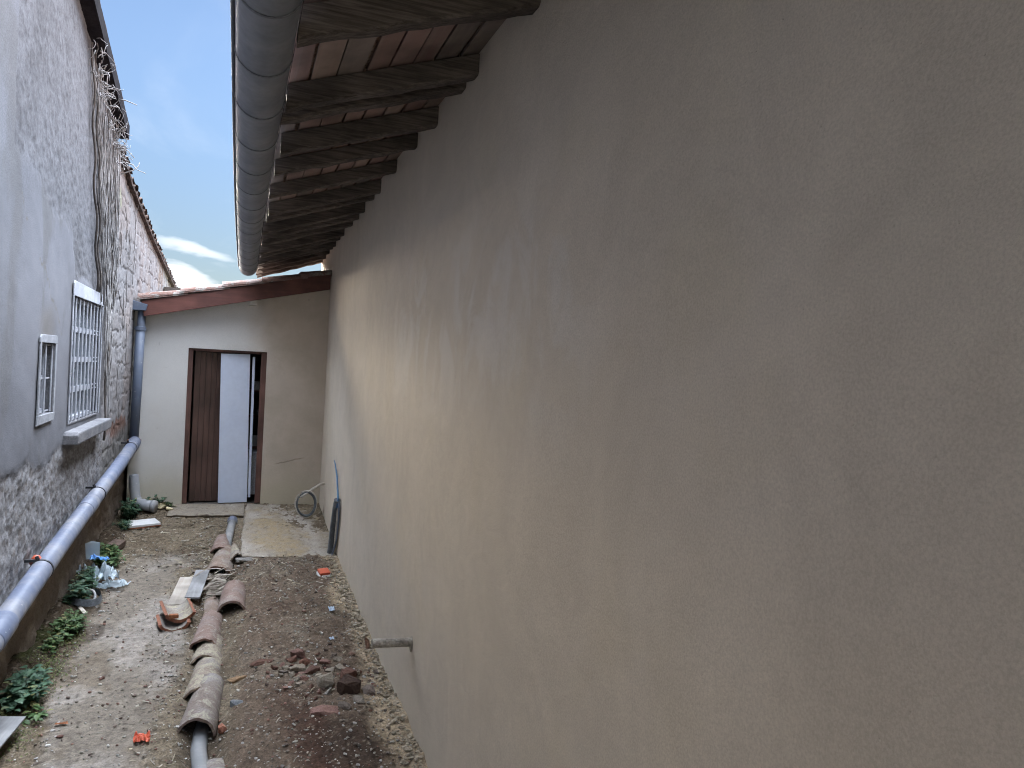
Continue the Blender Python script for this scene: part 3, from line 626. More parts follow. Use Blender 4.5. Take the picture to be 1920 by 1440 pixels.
# ------------------------------------------------------------------ left-hand building
LX = -1.17
lb = thing('house', 'old grey house on the left with crumbling wall and barred window', 'house', (LX, 7.0, -.2))
def PL(o): o.parent = lb; o.location = o.location-Vector(lb.location); return o
def ltop(y): return np.where(y < 7.82, 4.03-.25*(y-6.64), np.interp(y, [7.82, 8.28, 8.6, 10.6, 14.6], [3.665, 3.58, 3.49, 3.26, 2.90]))
WIN = (6.17, 7.36, 1.22, 2.15); SWIN = (5.30, 5.66, 1.34, 1.79)
def tidy(lab):
    # give stray islands of a zone to the zone that surrounds them
    h, w = lab.shape; seen = np.zeros(lab.shape, bool); comps = []
    for i in range(h):
        for j in range(w):
            if seen[i, j] or lab[i, j] < 0: continue
            k = lab[i, j]; st = [(i, j)]; seen[i, j] = True; cells = []; nb = {}
            while st:
                a, b = st.pop(); cells.append((a, b))
                for c, d in ((a+1, b), (a-1, b), (a, b+1), (a, b-1)):
                    if 0 <= c < h and 0 <= d < w:
                        q = lab[c, d]
                        if q == k:
                            if not seen[c, d]: seen[c, d] = True; st.append((c, d))
                        elif q >= 0: nb[q] = nb.get(q, 0)+1
            comps.append((k, cells, nb))
    for k, cells, nb in comps:
        if len(cells) < 1500 and nb:
            q = max(nb, key=nb.get)
            for a, b in cells: lab[a, b] = q
    return lab
def build_left():
    ys = np.concatenate([np.arange(-4, 4.1, .1), np.arange(4.1, 14.6, .0165)]); nz = 300
    zb = -.75; t = np.linspace(0, 1, nz); Y = np.repeat(ys[:, None], nz, 1); T = ltop(ys); Z = zb+(T[:, None]-zb)*t[None, :]
    wob = fbm(Y*2.2, Z*2.2, 101, 5)-.5; wob2 = fbm(Y*7, Z*7, 103, 4)-.5
    # zones -------------------------------------------------
    bz = np.interp(Y, [4.45, 4.6, 5.0, 6.1, 6.25, 9], [9, 2.86, 2.78, 2.55, 2.3, 2.2])          # upper limit of the smooth patch
    rag = (fbm(Y*24, Z*24, 105, 3)-.5)*.09
    smooth = sstep(Z+wob*.22+rag, bz+.06, bz-.06)*sstep(Y+wob*.18+wob2*.05+rag*.6, 6.29, 6.16)*sstep(Z+wob*.16+wob2*.06+rag*.5, 1.01, 1.10)
    edge_strip = sstep(Y+wob*.08, 4.52, 4.46); smooth = np.maximum(smooth, edge_strip*sstep(Z+wob*.1, 1.0, 1.08))
    dw = np.maximum(np.maximum(WIN[0]-Y, Y-WIN[1]), np.maximum(WIN[2]-Z, Z-WIN[3])); surround = sstep(dw+wob*.12+wob2*.05, .13, .08)
    smooth = np.maximum(smooth, surround)
    plinth = sstep(Z+wob*.16+wob2*.06, 1.07, 1.0)*sstep(Y+wob*.4, 8.0, 7.5)
    block = np.clip(sstep(Y+wob*.35+wob2*.1, 7.55, 7.75)*(1-smooth), 0, 1)
    rough = np.clip(1-np.maximum(np.maximum(smooth, plinth), block), 0, 1)
    foot = sstep(Z+wob*.1, np.interp(Y, [4, 9.5], [.20, .52]), np.interp(Y, [4, 9.5], [.08, .38]))
    # relief -------------------------------------------------
    r1, r2, rid = worley(Y*52, Z*52, 111); spat = fbm(Y*46, Z*46, 113, 3)
    p1, p2, pid = worley(Y*26+wob2, Z*30, 121); peb = np.clip(p2-p1, 0, .5)
    bh, bw = .165, .40; wy = Y+wob2*.10; wz = Z+wob2*.09+wob*.06; row = np.floor(wz/bh); off = _hash(row, row*0, 131)*bw
    jz = np.abs(wz/bh-np.floor(wz/bh)-.5)*bh; jy = np.abs((wy+off)/bw-np.floor((wy+off)/bw)-.5)*bw
    jv = sstep(np.minimum(bh/2-jz, 9), .010, .002); ju = sstep(bw/2-jy, .012, .003); gapn = sstep(fbm(Y*3.1, Z*3.1, 137, 4), .40, .56)
    joint = np.maximum(jv, ju*.9)*gapn
    bid = _hash(row, np.floor((wy+off)/bw), 141)
    cav = sstep(fbm(Y*9, Z*7, 151, 4), .66, .76)
    D = smooth*((fbm(Y*3, Z*3, 161, 4)-.5)*.014 + .006)
    D += rough*((spat-.5)*.011+(fbm(Y*14, Z*14, 163, 3)-.5)*.010+.002)
    D += plinth*(peb*.022+(fbm(Y*9, Z*9, 165, 4)-.5)*.028-.006)
    D += block*((fbm(Y*16, Z*16, 167, 4)-.5)*.016-joint*.013-cav*.012+(bid-.5)*.005)
    D += foot*((fbm(Y*6, Z*6, 169, 5)-.5)*.075-.03-.02)
    X = LX+D
    # materials ------------------------------------------------
    C = np.zeros(Y.shape+(3,)); C[:] = (.45, .435, .425)
    base_r = np.zeros_like(C); base_r[:] = (.40, .39, .38)
    base_r = mixc(base_r, (.32, .31, .30), sstep(fbm(Y*3, Z*2, 171, 5), .45, .65))
    base_r = mixc(base_r, (.17, .16, .15), sstep(spat, .56, .72)*.4)
    base_r = mixc(base_r, (.50, .49, .48), sstep(spat, .40, .28)*.4)
    base_s = np.zeros_like(C); base_s[:] = (.40, .395, .395)
    base_s = mixc(base_s, (.45, .445, .445), sstep(fbm(Y*1.6, Z*1.1, 173, 4), .42, .64))
    base_s = mixc(base_s, (.34, .325, .30), sstep(fbm(Y*2.6+5, Z*1.4, 175, 5), .56, .70)*.7)
    base_s = mixc(base_s, (.42, .37, .30), sstep(np.hypot((Y-5.5)/.32, (Z-1.86)/.2)+wob*1.2, 1.2, .5)*.55)
    base_p = np.zeros_like(C); base_p[:] = (.36, .345, .32)
    base_p = mixc(base_p, (.46, .445, .42), sstep(pid, .45, .9)); base_p = mixc(base_p, (.25, .215, .18), sstep(pid, .25, .05)*.8)
    base_p = mixc(base_p, (.12, .11, .10), sstep(peb, .16, .02)*.5)
    base_b = np.zeros_like(C); base_b[:] = (.61, .575, .53)
    base_b = mixc(base_b, (.55, .505, .46), sstep(bid, .3, .8)); base_b = mixc(base_b, (.62, .51, .43), sstep(fbm(Y*2.2, Z*2.2, 181, 5), .55, .7)*.6)
    base_b = mixc(base_b, (.15, .13, .115), np.clip(joint*.75+cav*.7, 0, 1)*.8)
    base_b = mixc(base_b, (.36, .16, .09), sstep(np.hypot((Y-8.6)/.9, (Z-.98)/.13)+wob*1.6+wob2, 1.0, .55)*.8)
    base_b = mixc(base_b, (.58, .43, .30), sstep(Y, 10.2, 11.2)*sstep(fbm(Y*2, Z*2, 183, 4), .4, .6)*.7)
    base_b = mixc(base_b, (.43, .395, .335), sstep(Z+wob*.3, 1.0, .85))
    C = base_r*rough[..., None]+base_s*smooth[..., None]+base_p*plinth[..., None]+base_b*block[..., None]
    tot = (rough+smooth+plinth+block); C = C/np.maximum(tot, .3)[..., None]*np.array([.312, .318, .346])*(1+.95*plinth)[..., None]
    # hairline crack across the smooth patch
    ck = np.abs(Z-(2.60-.62*(Y-4.75)+(fbm(Y*9, Y*0, 191, 4)-.5)*.12)); C = mixc(C, (.12, .11, .10), sstep(ck, .010, .003)*smooth*sstep(fbm(Y*6, Z, 193, 3), .42, .52)*sstep(Y, 4.6, 4.8)*sstep(Y, 6.0, 5.8))
    C = mixc(C, (.165, .128, .098), foot*.92); C = mixc(C, (.26, .215, .17), foot*sstep(fbm(Y*5, Z*5, 195, 5), .52, .68)*.7)
    C = mixc(C, (.17, .18, .11), sstep(np.hypot((Y-8.15)/.14, (Z-3.25)/.12)+wob, 1.0, .5)*.7)
    # black run-off streaks under the eave
    C = mixc(C, (.26, .25, .25), sstep(fbm(Y*14, Z*.7, 197, 4), .52, .68)*sstep(Y, 8.2, 8.8)*sstep(Z, ltop(Y)-.9, ltop(Y)-.2)*.6)
    V = np.stack([X, Y, Z], -1).reshape(-1, 3); Cf = C.reshape(-1, 3); fs = grid_faces(len(ys), nz)
    fy = Y.reshape(-1)[fs].mean(1); fz = Z.reshape(-1)[fs].mean(1)
    hole = ((fy > WIN[0]) & (fy < WIN[1]) & (fz > WIN[2]) & (fz < WIN[3])) | ((fy > SWIN[0]) & (fy < SWIN[1]) & (fz > SWIN[2]) & (fz < SWIN[3]))
    zs_ = smooth.reshape(-1)[fs].mean(1) > .5; zpl = plinth.reshape(-1)[fs].mean(1) > .5
    lab = np.where(hole, -1, np.where(zpl, 2, np.where(zs_, 1, 0))).reshape(len(ys)-1, nz-1); lab = tidy(lab).reshape(-1); zs_ = lab == 1; zpl = lab == 2
    PL(np_mesh('wall', V, fs[~hole & ~zs_ & ~zpl], 'wallrough', Cf))
    PL(np_mesh('render_patch', V, fs[~hole & zs_ & ~zpl], 'wallattr', Cf))
    PL(np_mesh('plinth', V, fs[~hole & zpl], 'wallrough', Cf))
    # body behind the face
    m = MB(); yy = [-4, 7.8, 7.801, 8.3, 8.6, 10.6, 14.59]
    poly = [(-4, -.75)]+[(y, float(ltop(np.array(y)))-.02) for y in yy]+[(14.59, -.75)]
    m.prism(poly[::-1], 'x', -6.0, LX-.16); PL(m.build('rear_wall', 'dark'))
    # upper roof: verge board and tile sheet
    def slope(y0, y1, x0, x1, lift, th, jag=0, seed=0):
        b = MB(); n = int((y1-y0)/.06); rd = random.Random(seed); top = []; bot = []
        for k in range(n+1):
            y = y0+(y1-y0)*k/n; z = float(ltop(np.array(min(y, 7.81) if y0 < 7 else y)))+lift; e = rd.uniform(-jag, jag)
            top.append((y, z+th+e)); bot.append((y, z+rd.uniform(-jag, jag)*.5))
        vs = [(x1, *p) for p in top]+[(x1, *p) for p in bot]+[(x0, *p) for p in top]+[(x0, *p) for p in bot]; k = n+1
        fs = []
        for i in range(n):
            fs += [(i, i+1, k+i+1, k+i), (2*k+i, 3*k+i, 3*k+i+1, 2*k+i+1), (i, 2*k+i, 2*k+i+1, i+1), (k+i, k+i+1, 3*k+i+1, 3*k+i)]
        fs += [(0, k, 3*k, 2*k), (n, 2*k+n, 3*k+n, k+n)]
        b.add(vs, fs); return b
    PL(slope(-4, 7.84, -6.2, -1.072, .002, .13, .004, 3).build('verge_board', 'verge'))
    PL(slope(-4, 7.80, -6.2, -1.085, .135, .05, .008, 4).build('roof', 'darktile'))
    PL(slope(7.86, 14.7, -6.2, -1.125, -.02, .035, .012, 5).build('roof', 'darktile'))
    m = MB()
    for y in np.arange(7.95, 14.6, .21):
        z = float(ltop(np.array(y)))+.005
        vs0 = [(-1.11+random.uniform(-.012, .012), y+.09*math.cos(t), z+.055*math.sin(t)) for t in [math.pi*i/6 for i in range(7)]]
        vs1 = [(-1.6, p[1], p[2]+.01) for p in vs0]; m.add(vs0+vs1, [(i, i+1, i+8, i+7) for i in range(6)])
    PL(m.build('tile_edge', 'darktile'))
build_left()

def window_part(name, y0, y1, z0, z1, cols, rows, fine, label, arched):
    # parts of the house: window > surround, frame, pane, grille, sill
    depth = .085; xin = LX-depth; fr = MB()
    t = .022
    fr.box((xin, y0, z0), (xin+.045, y0+t, z1)); fr.box((xin, y1-t, z0), (xin+.045, y1, z1)); fr.box((xin, y0+t, z0), (xin+.045, y1-t, z0+t)); fr.box((xin, y0+t, z1-t), (xin+.045, y1-t, z1))
    for k in range(1, rows):
        z = z0+(z1-z0)*k/rows; fr.box((xin+.004, y0+t, z-.014), (xin+.041, y1-t, z+.014))
    win = PL(fr.build(name, 'whitepaint', bevel=.003)); win['label'] = label
    base = Vector(lb.location)
    def sub(o): o.parent = win; o.location = (0, 0, 0); return o
    m = MB()
    for k in range(rows):
        a = z0+(z1-z0)*k/rows; b = z0+(z1-z0)*(k+1)/rows
        m.box((xin-.004, y0+.01, a+.012), (xin+.012, y1-.01, b-.012))
    sub(m.build('pane', 'glass'))
    # reveal
    m = MB(); e = .012
    m.box((xin-.03, y0-e, z0-e), (LX+.012, y0-.001, z1+e)); m.box((xin-.03, y1+.001, z0-e), (LX+.012, y1+e, z1+e)); m.box((xin-.03, y0-.001, z1+.001), (LX+.012, y1+.001, z1+e)); m.box((xin-.03, y0-.001, z0-e), (LX+.012, y1+.001, z0-.001))
    sub(m.build('reveal', 'sill'))
    # white-painted surround band
    m = MB(); s_ = .045
    def band(poly): m.prism(poly, 'x', LX+.012, LX+.021)
    if arched:
        n = 8; yc = y1-.02; cz = z1+.03
        top = [(y0-s_*.4, z1+.001), (y1+s_*.4, z1+.001)]+[(y1+s_*.4-.07*(1-math.cos(q)), z1+.05+.05*math.sin(q)) for q in [math.pi/2*i/n for i in range(n+1)]]+[(y0-s_*.4+.02, z1+.11), (y0-s_*.4, z1+.09)]
        band(top); band([(y0-s_*.4, z0), (y0-.002, z0), (y0-.002, z1), (y0-s_*.4, z1)]); band([(y1+.002, z0), (y1+s_*.4, z0), (y1+s_*.4, z1), (y1+.002, z1)])
    else:
        band([(y0-s_, z1+.001), (y1+s_, z1+.001), (y1+s_*.9, z1+s_), (y1+.02, z1+s_*1.2), (y0-.01, z1+s_*1.15), (y0-s_, z1+s_*.7)])
        band([(y0-s_*1.2, z0-s_*1.4), (y1+s_*.8, z0-s_*1.2), (y1+s_, z0-.001), (y0-s_, z0-.001)]); band([(y0-s_, z0), (y0-.002, z0), (y0-.002, z1), (y0-s_*.8, z1)]); band([(y1+.002, z0), (y1+s_*.8, z0), (y1+s_, z1), (y1+.002, z1)])
    sub(m.build('surround', 'whitepaint' if arched else 'greysurround', bevel=.003))
    m = MB(); xg = LX+.002
    for k in range(cols+1):
        y = y0+.012+(y1-y0-.024)*k/cols; m.tube([(xg, y, z0+.004), (xg, y, z1-.004)], .0075 if fine else .006, 6)
    for k in range(rows+1):
        z = z0+.012+(z1-z0-.024)*k/rows
        for dz in ((-.016, .016) if fine and 0 < k < rows else (0,)): m.box((xg-.014, y0+.003, z+dz-.005), (xg-.009, y1-.003, z+dz+.005))
    sub(m.build('grille', 'whitepaint', smooth=False))
    return win, sub
w1, sub1 = window_part('window', *WIN, 8, 4, True, 'larger window behind a white steel grille', True)
m = MB(); m.prism([(6.06, 1.075), (7.50, 1.075), (7.52, 1.095), (7.52, 1.150), (7.49, 1.165), (6.09, 1.165), (6.06, 1.145)], 'x', LX-.02, LX+.105)
m2 = m.build('sill', 'sill', bevel=.012); sub1(m2)
window_part('window', *SWIN, 2, 2, False, 'small two-light window', False)

# dead creeper on the left wall
def build_vine():
    t = thing('dead_creeper', 'leafless dry creeper climbing the left wall up to its eave', 'creeper', (LX+.02, 7.2, 1.1)); tl = Vector(t.location)
    rd = random.Random(5); light = MB(); dark = MB(); twig = MB()
    for k in range(80):
        q = rd.random(); low = rd.random() < .2
        yb = (7.50+.35*q if low else 7.12+.85*q)+rd.gauss(0, .04); yt = 6.38+1.45*min(1, max(0, q+rd.gauss(0, .12)))
        z0 = rd.uniform(1.0, 2.2) if low else rd.uniform(2.15, 3.1); ztop = float(ltop(np.array(yt)))-rd.uniform(.0, .3)
        if ztop-z0 < .3: continue
        n = int((ztop-z0)/.10)+3; pts = []; w_ = 0; ph = rd.uniform(0, 6); off = rd.uniform(.012, .04)
        for i in range(n):
            f = i/(n-1); w_ += rd.gauss(0, .020); pts.append((LX+off+rd.uniform(-.006, .008), yb+(yt-yb)*f**1.25+w_*math.sin(math.pi*f)+.012*math.sin(ph+f*8), z0+(ztop-z0)*f))
        r0 = rd.uniform(.0028, .0062); (dark if k % 6 == 0 else light).tube(pts, [r0*(1-.5*i/(n-1)) for i in range(n)], 5)
    # two thick stems
    for y0, r0 in ((7.02, .011), (7.12, .009), (7.62, .010)):
        pts = []; yy = y0
        zt = 4.05 if y0 < 7.2 else 3.55
        for i in range(26):
            f = i/25; yy += rd.gauss(0, .007)-.024*(y0 < 7.2); pts.append((LX+.03+.01*math.sin(i), yy, (.95 if y0 > 7.5 else 2.25)+(zt-(.95 if y0 > 7.5 else 2.25))*f))
        dark.tube(pts, [r0*(1-.4*i/25) for i in range(26)], 6)
    # tangled twigs under the eave, a few of them sticking out into the sky
    for k in range(120):
        y = rd.uniform(6.3, 7.95); z = float(ltop(np.array(y)))-rd.uniform(-.02, .34); p = Vector((LX+rd.uniform(.02, .07), y, z)); d = Vector((rd.uniform(.1, .8), rd.uniform(-1, 1), rd.uniform(-.8, .8))); pts = [p.copy()]
        for i in range(6):
            d += Vector((rd.gauss(0, .25), rd.gauss(0, .6), rd.gauss(0, .6))); d.normalize(); p = p+d*rd.uniform(.015, .035); p.x = min(max(p.x, LX+.01), LX+.15); pts.append(p.copy())
        twig.tube(pts, [.0045*(1-i*.12) for i in range(7)], 4)
    for (y, z, pts) in ((7.3, 3.93, [(0, 0, 0), (.10, 0, .01), (.19, .02, -.01)]), (7.82, 3.62, [(0, 0, 0), (.06, 0, .02), (.12, .02, -.04)]), (7.9, 3.55, [(0, 0, 0), (.10, .0, -.02), (.14, .01, -.06), (.21, .03, -.08)]), (7.95, 3.44, [(0, 0, 0), (.10, 0, .05), (.14, 0, .09), (.15, 0, .13)])):
        twig.tube([(LX+.03+a, y+b, z+c) for a, b, c in pts], [.006, .005, .004, .003][:len(pts)], 5)
    # wandering runners over the block wall
    for k in range(26):
        p = Vector((LX+.025, rd.uniform(7.6, 9.2), rd.uniform(1.6, 3.1))); a = rd.uniform(-2.4, -.7) if rd.random() < .7 else rd.uniform(0, 6); pts = [p.copy()]
        for i in range(7): a += rd.gauss(0, .35); p = p+Vector((rd.uniform(-.003, .003), math.cos(a)*.06, math.sin(a)*.06)); pts.append(p.copy())
        dark.tube(pts, .0024, 4)
    for b, nm, mt in ((light, 'stems', 'vine'), (dark, 'trunk', 'vinedark'), (twig, 'twigs', 'vine')):
        o = b.build(nm, mt, t, smooth=True); o.location = -tl
build_vine()

# ------------------------------------------------------------------ outbuilding at the end of the passage
an = thing('outbuilding', 'low cream plastered outbuilding with an open doorway closing the passage', 'outbuilding', (0, 9.56, 0))
def PA(o): o.parent = an; o.location = o.location-Vector(an.location); return o
AY = 9.56
def az(x): return 2.345+.236*(x+1.06)      # height of the roof's underside
DX0, DX1, DZ = -.585, .295, 1.855
def build_annex():
    m = MB()
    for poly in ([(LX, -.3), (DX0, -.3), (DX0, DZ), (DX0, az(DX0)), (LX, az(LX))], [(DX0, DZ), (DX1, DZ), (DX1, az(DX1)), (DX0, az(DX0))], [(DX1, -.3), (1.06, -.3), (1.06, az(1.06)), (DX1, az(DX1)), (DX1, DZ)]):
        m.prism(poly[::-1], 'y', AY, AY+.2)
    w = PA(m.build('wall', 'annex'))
    m = MB(); m.box((-1.16, 12.6, -.3), (.99, 12.8, 2.8)); m.box((-1.16, AY+.2, -.3), (-1.06, 12.6, 2.3)); m.box((.9, AY+.2, -.3), (.99, 12.6, 2.7)); m.box((-1.06, AY+.02, -.06), (.9, 12.6, .0)); PA(m.build('room_lining', 'dark'))
    # roof deck and overlapping barrel tiles running down to the left
    m = MB(); x0, x1 = -1.10, 1.0; th = .025
    m.prism([(x0, az(x0)+.002), (x1, az(x1)+.002), (x1, az(x1)+.03), (x0, az(x0)+.03)], 'y', 9.42, 12.85)
    PA(m.build('roof_deck', 'rafter'))
    m = MB(); rd = random.Random(8)
    for y in np.arange(9.47, 12.8, .2):
        for sgm in range(5):
            a = -1.13+sgm*.44; c = a+.52
            if a > .5: c = 1.0
            lift = .03+rd.uniform(-.004, .008); rows = []
            for jx in range(5):
                f = jx/4; x = a+(c-a)*f; row = []
                for i in range(9):
                    q = math.pi*i/8; row.append((x+rd.uniform(-.004, .004), y+(.108-.016*f)*math.cos(q)+rd.uniform(-.003, .003), az(x)+lift+(1-f)*.022+(.062-.01*f)*math.sin(q)+rd.uniform(-.003, .003)))
                rows += row
            fs = [(j*9+i, j*9+i+1, (j+1)*9+i+1, (j+1)*9+i) for j in range(4) for i in range(8)]
            n = len(rows); inn = [(p[0]+.004, p[1], p[2]-.016) for p in rows]
            m.add(rows+inn, fs+[tuple(k+n for k in f[::-1]) for f in fs]+[(i, i+n, i+1+n, i+1) for i in range(8)]+[(j*9, (j+1)*9, (j+1)*9+n, j*9+n) for j in range(4)], (0.001, 0, 0))
    PA(m.build('roof', 'tile_verge'))
    m = MB(); m.prism([(-1.055, az(-1.055)-.165), (.985, az(.985)-.165), (.985, az(.985)+.022), (-1.085, az(-1.085)+.012)], 'y', 9.385, 9.417); PA(m.build('barge_board', 'redwood', bevel=.003))
    m = MB(); m.box((.06, 9.43, az(.09)-.215), (.15, AY+.05, az(.06)-.10)); PA(m.build('purlin_end', 'annex', bevel=.004))
    # door frame
    m = MB(); fw = .052
    m.box((DX0, AY+.02, .012), (DX0+fw, AY+.10, DZ)); m.box((DX1-fw*1.25, AY+.02, .012), (DX1, AY+.10, DZ)); m.box((DX0+fw, AY+.02, DZ-.03), (DX1-fw*1.25, AY+.10, DZ))
    fr = PA(m.build('door_frame', 'framewood', bevel=.004))
    # tongue-and-groove leaf, slightly ajar
    m = MB(); nb = 8; wd = .50/nb
    for k in range(nb): m.box((k*wd+.0015, 0, 0), ((k+1)*wd-.0015, .03, 1.80), jit=0)
    m.box((.0, .012, .002), (.5, .026, 1.798))
    lf = m.build('door', 'doorwood', bevel=.004); lf.location = (DX0+.07, AY+.115, .018); lf.rotation_euler = (0, 0, math.radians(9)); PA(lf)
    h = MB(); h.box((.445, -.012, .86), (.475, -.001, 1.02)); h.tube([(.46, -.012, .94), (.46, -.045, .94), (.37, -.05, .94)], .008, 8); h.build('handle', 'black', lf)
    # shelf seen in the gap
    m = MB()
    for z in (.62, 1.02, 1.34): m.box((.02, AY+.55, z), (.40, AY+.85, z+.025))
    m.box((.385, AY+.55, .0), (.41, AY+.85, 1.45)); PA(m.build('shelf', 'framewood'))
MT['tile_verge'] = tile_mat('lichen_roof_tile', (0.13, 0.072, 0.056), (0.19, 0.115, 0.095), (0.22, 0.205, 0.185), 0.4, 0.5)
build_annex()
# things inside and in the doorway
m = MB(); m.box((-.165, 0, 0), (.165, .018, 1.80)); o = m.build('white_panel', 'white', bevel=.002)
put(o, (-.022, AY+.052, .014), math.radians(4), 0, math.radians(-1.3)); tag(o, 'tall white board standing upright in the open doorway', 'board')
m = MB(); m.box((.0, 0, 0), (.03, .02, 1.72)); o = m.build('trim_strip', 'white', bevel=.002)
put(o, (.150, AY+.085, .07), 0, 0, math.radians(-.6)); tag(o, 'narrow white strip upright behind the tall white board', 'strip')
m = MB(); m.prism([(-.15, 0), (.12, 0), (.15, .50), (-.17, .50)], 'y', -.14, .14); m.prism([(-.18, .501), (.16, .501), (.16, .53), (-.18, .53)], 'y', -.16, .16)
o = m.build('plastic_bin', 'greybox', bevel=.015); put(o, (.20, AY+.36, .08)); tag(o, 'pale grey plastic bin on the floor inside the doorway', 'bin')
for (z, w, h, lab, mt) in ((1.366, .075, .11, 'small pale box on the upper shelf inside the doorway', 'greybox'), (1.046, .05, .07, 'small grey pot on the middle shelf inside the doorway', 'conduit'), (.646, .07, .13, 'pale folded carton on the lowest shelf inside the doorway', 'plate')):
    m = MB()
    if 'pot' in lab: m.tube([(0, 0, 0), (0, 0, h*.8), (0, 0, h)], [w*.4, w*.5, w*.53], 14)
    else:
        m.box((-w, -.05, 0), (w, .05, h)); m.box((-w*1.04, -.053, h*.78), (w*1.04, .053, h+.004))
    o = m.build('storage_pot' if 'pot' in lab else 'storage_box', mt, bevel=.003); put(o, (.235, AY+.62, z), .3); tag(o, lab, 'pot' if 'pot' in lab else 'box')

# rainwater downpipe at the left corner
dp = thing('downpipe', 'slate grey downpipe with box gutter end at the outbuilding corner', 'downpipe', (-1.10, 9.44, .72)); dl = Vector(dp.location)
def PD(o): o.parent = dp; o.location = -dl; return o
m = MB(); m.prism([(-1.20, 2.285), (-1.19, 2.36), (-1.02, 2.315), (-1.035, 2.245), (-1.17, 2.245)], 'y', 9.36, 12.0); PD(m.build('gutter_end', 'pvcdark', bevel=.006))
m = MB(); m.tube([(-1.085, 9.45, 2.25), (-1.085, 9.45, 2.06), (-1.088, 9.45, 2.03)], [.042, .042, .046], 18); PD(m.build('outlet', 'pvcdark', smooth=True))
m = MB(); m.tube([(-1.09, 9.45, 2.05), (-1.098, 9.45, 1.4), (-1.108, 9.45, .74)], .050, 20); PD(m.build('pipe', 'pvcdark', smooth=True))
m = MB(); m.tube([(-1.089, 9.45, 2.02), (-1.089, 9.45, 2.062), (-1.089, 9.45, 2.066)], [.056, .056, .05], 20); m.box((-1.155, 9.44, 2.03), (-1.03, 9.462, 2.05)); PD(m.build('collar', 'pvcdark', smooth=False))
m = MB(); m.box((-1.17, 9.39, .735), (-1.035, 9.50, .775)); PD(m.build('bracket', 'rust', bevel=.006))
# long sloping drain pipe on the wall
lp = thing('drain_pipe', 'long pale grey drain pipe sloping down along the left wall', 'pipe', (-1.085, 6.6, .55)); ll = Vector(lp.location)
def PP(o): o.parent = lp; o.location = -ll; return o
def pp(y): return (-1.082-.006*math.sin(y*1.3), y, .327+(y-4.37)*.0875-(.006*math.sin(y*1.1)))
m = MB(); m.tube([(-1.108, 9.45, .76), (-1.107, 9.43, .74), (-1.095, 9.37, .752)]+[pp(y) for y in np.linspace(9.2, 2.0, 50)], [.052, .055, .058]+[.062]*50, 24); PP(m.build('pipe', 'pvc', smooth=True))
m = MB()
for y0, y1 in ((9.05, 9.30), (6.55, 6.80), (4.2, 4.45)):
    m = MB(); m.tube([pp(y0), pp(y0+.006), pp(y1-.006), pp(y1)], [.0635, .0665, .0665, .0635], 24); PP(m.build('socket', 'pvc', smooth=True))
for y in (8.95, 7.05, 5.22, 3.2):
    m = MB(); c = pp(y); m.tube([(c[0], y-.009, c[2]-.001), (c[0], y+.009, c[2])], .0665, 24); m.box((LX-.01, y-.008, c[2]+.05), (c[0]-.02, y+.008, c[2]+.066)); m.tube([(c[0]-.015, y, c[2]+.05), (c[0]-.03, y, c[2]+.085)], .011, 8); PP(m.build('clamp', 'black'))

# small red cap wedged between the long pipe and the wall
m = MB(); m.tube([(0, 0, 0), (0, 0, .045), (.004, 0, .055)], [.03, .027, .018], 14); o = m.build('red_cap', 'orange', smooth=True); put(o, (-1.135, 5.27, .435), 0, .5, .5); tag(o, 'coral red plastic cap sitting behind the long sloping pipe', 'cap')

# ------------------------------------------------------------------ tiles over the buried drain
def tile_mesh(L, w_near, w_far, h, thick, seed, chip=0.03, col_rim=1.0, nang=22, nl=26, arc=math.pi*.94):
    # barrel tile: axis along Y, near mouth at -L/2, convex up, foot at z=0
    m = MB(); out = []; inn = []; cols = []
    for j in range(nl+1):
        f = j/nl
        for i in range(nang+1):
            a = (math.pi-arc)/2+arc*i/nang
            e0 = (float(fbm(i*.22+seed, seed*1.7, seed, 3))-.5)*2*chip*1.2; e1 = (float(fbm(i*.25+seed*2, 3.3, seed+2, 3))-.5)*2*chip
            y = -L/2+e0+(L+e1-e0)*f; w = w_near+(w_far-w_near)*f
            dn = (float(vnoise(i*.7, j*.7, seed+5))-.5)*.006
            rr = 1+dn/.1
            out.append((w/2*math.cos(a)*rr, y, h*math.sin(a)*rr)); inn.append(((w/2-thick)*math.cos(a), y, (h-thick)*math.sin(a)))
    n = len(out); k = nang+1
    fs = [(j*k+i, (j+1)*k+i, (j+1)*k+i+1, j*k+i+1) for j in range(nl) for i in range(nang)]
    fi = [tuple(q+n for q in f[::-1]) for f in fs]
    m.add(out+inn, fs+fi, (0.001, 0, 0))
    rim = []; rv = []
    def strip(ids):
        b = len(rv); rv.extend([out[i] for i in ids]+[inn[i] for i in ids]); q = len(ids)
        rim.extend([(b+i, b+i+1, b+q+i+1, b+q+i) for i in range(q-1)])
    strip([i for i in range(k)]); strip([nl*k+i for i in range(k-1, -1, -1)]); strip([j*k for j in range(nl, -1, -1)]); strip([j*k+k-1 for j in range(nl+1)])
    m.add(rv, rim, (col_rim, 0, 0)); return m
GT = 'clay barrel tiles along the drain trench'
def tile(label, mat, x, ynear, yfar, wn, wf, h, seed, rz=0, pitch=0, ry=0, dz=0, chip=.02, rim=.25, th=.014, flip=False):
    L = yfar-ynear; m = tile_mesh(L, wn, wf, h, th, seed, chip, rim)
    for poly in (): pass
    o = m.build('roof_tile', mat, smooth=True); yc = (ynear+yfar)/2; z = g1(x, yc)+dz-.012
    put(o, (x, yc, z+(h if flip else 0)), rz, pitch+(math.pi if flip else 0), ry); return tag(o, label, 'tile', GT)
slope_ = -math.atan(.035)
tile('small pinkish tile half under the wide dusty tile by the pipe mouth', 'tile_pink', -.105, 7.92, 8.40, .20, .17, .10, 3, rz=-.05, dz=.005, pitch=.06)
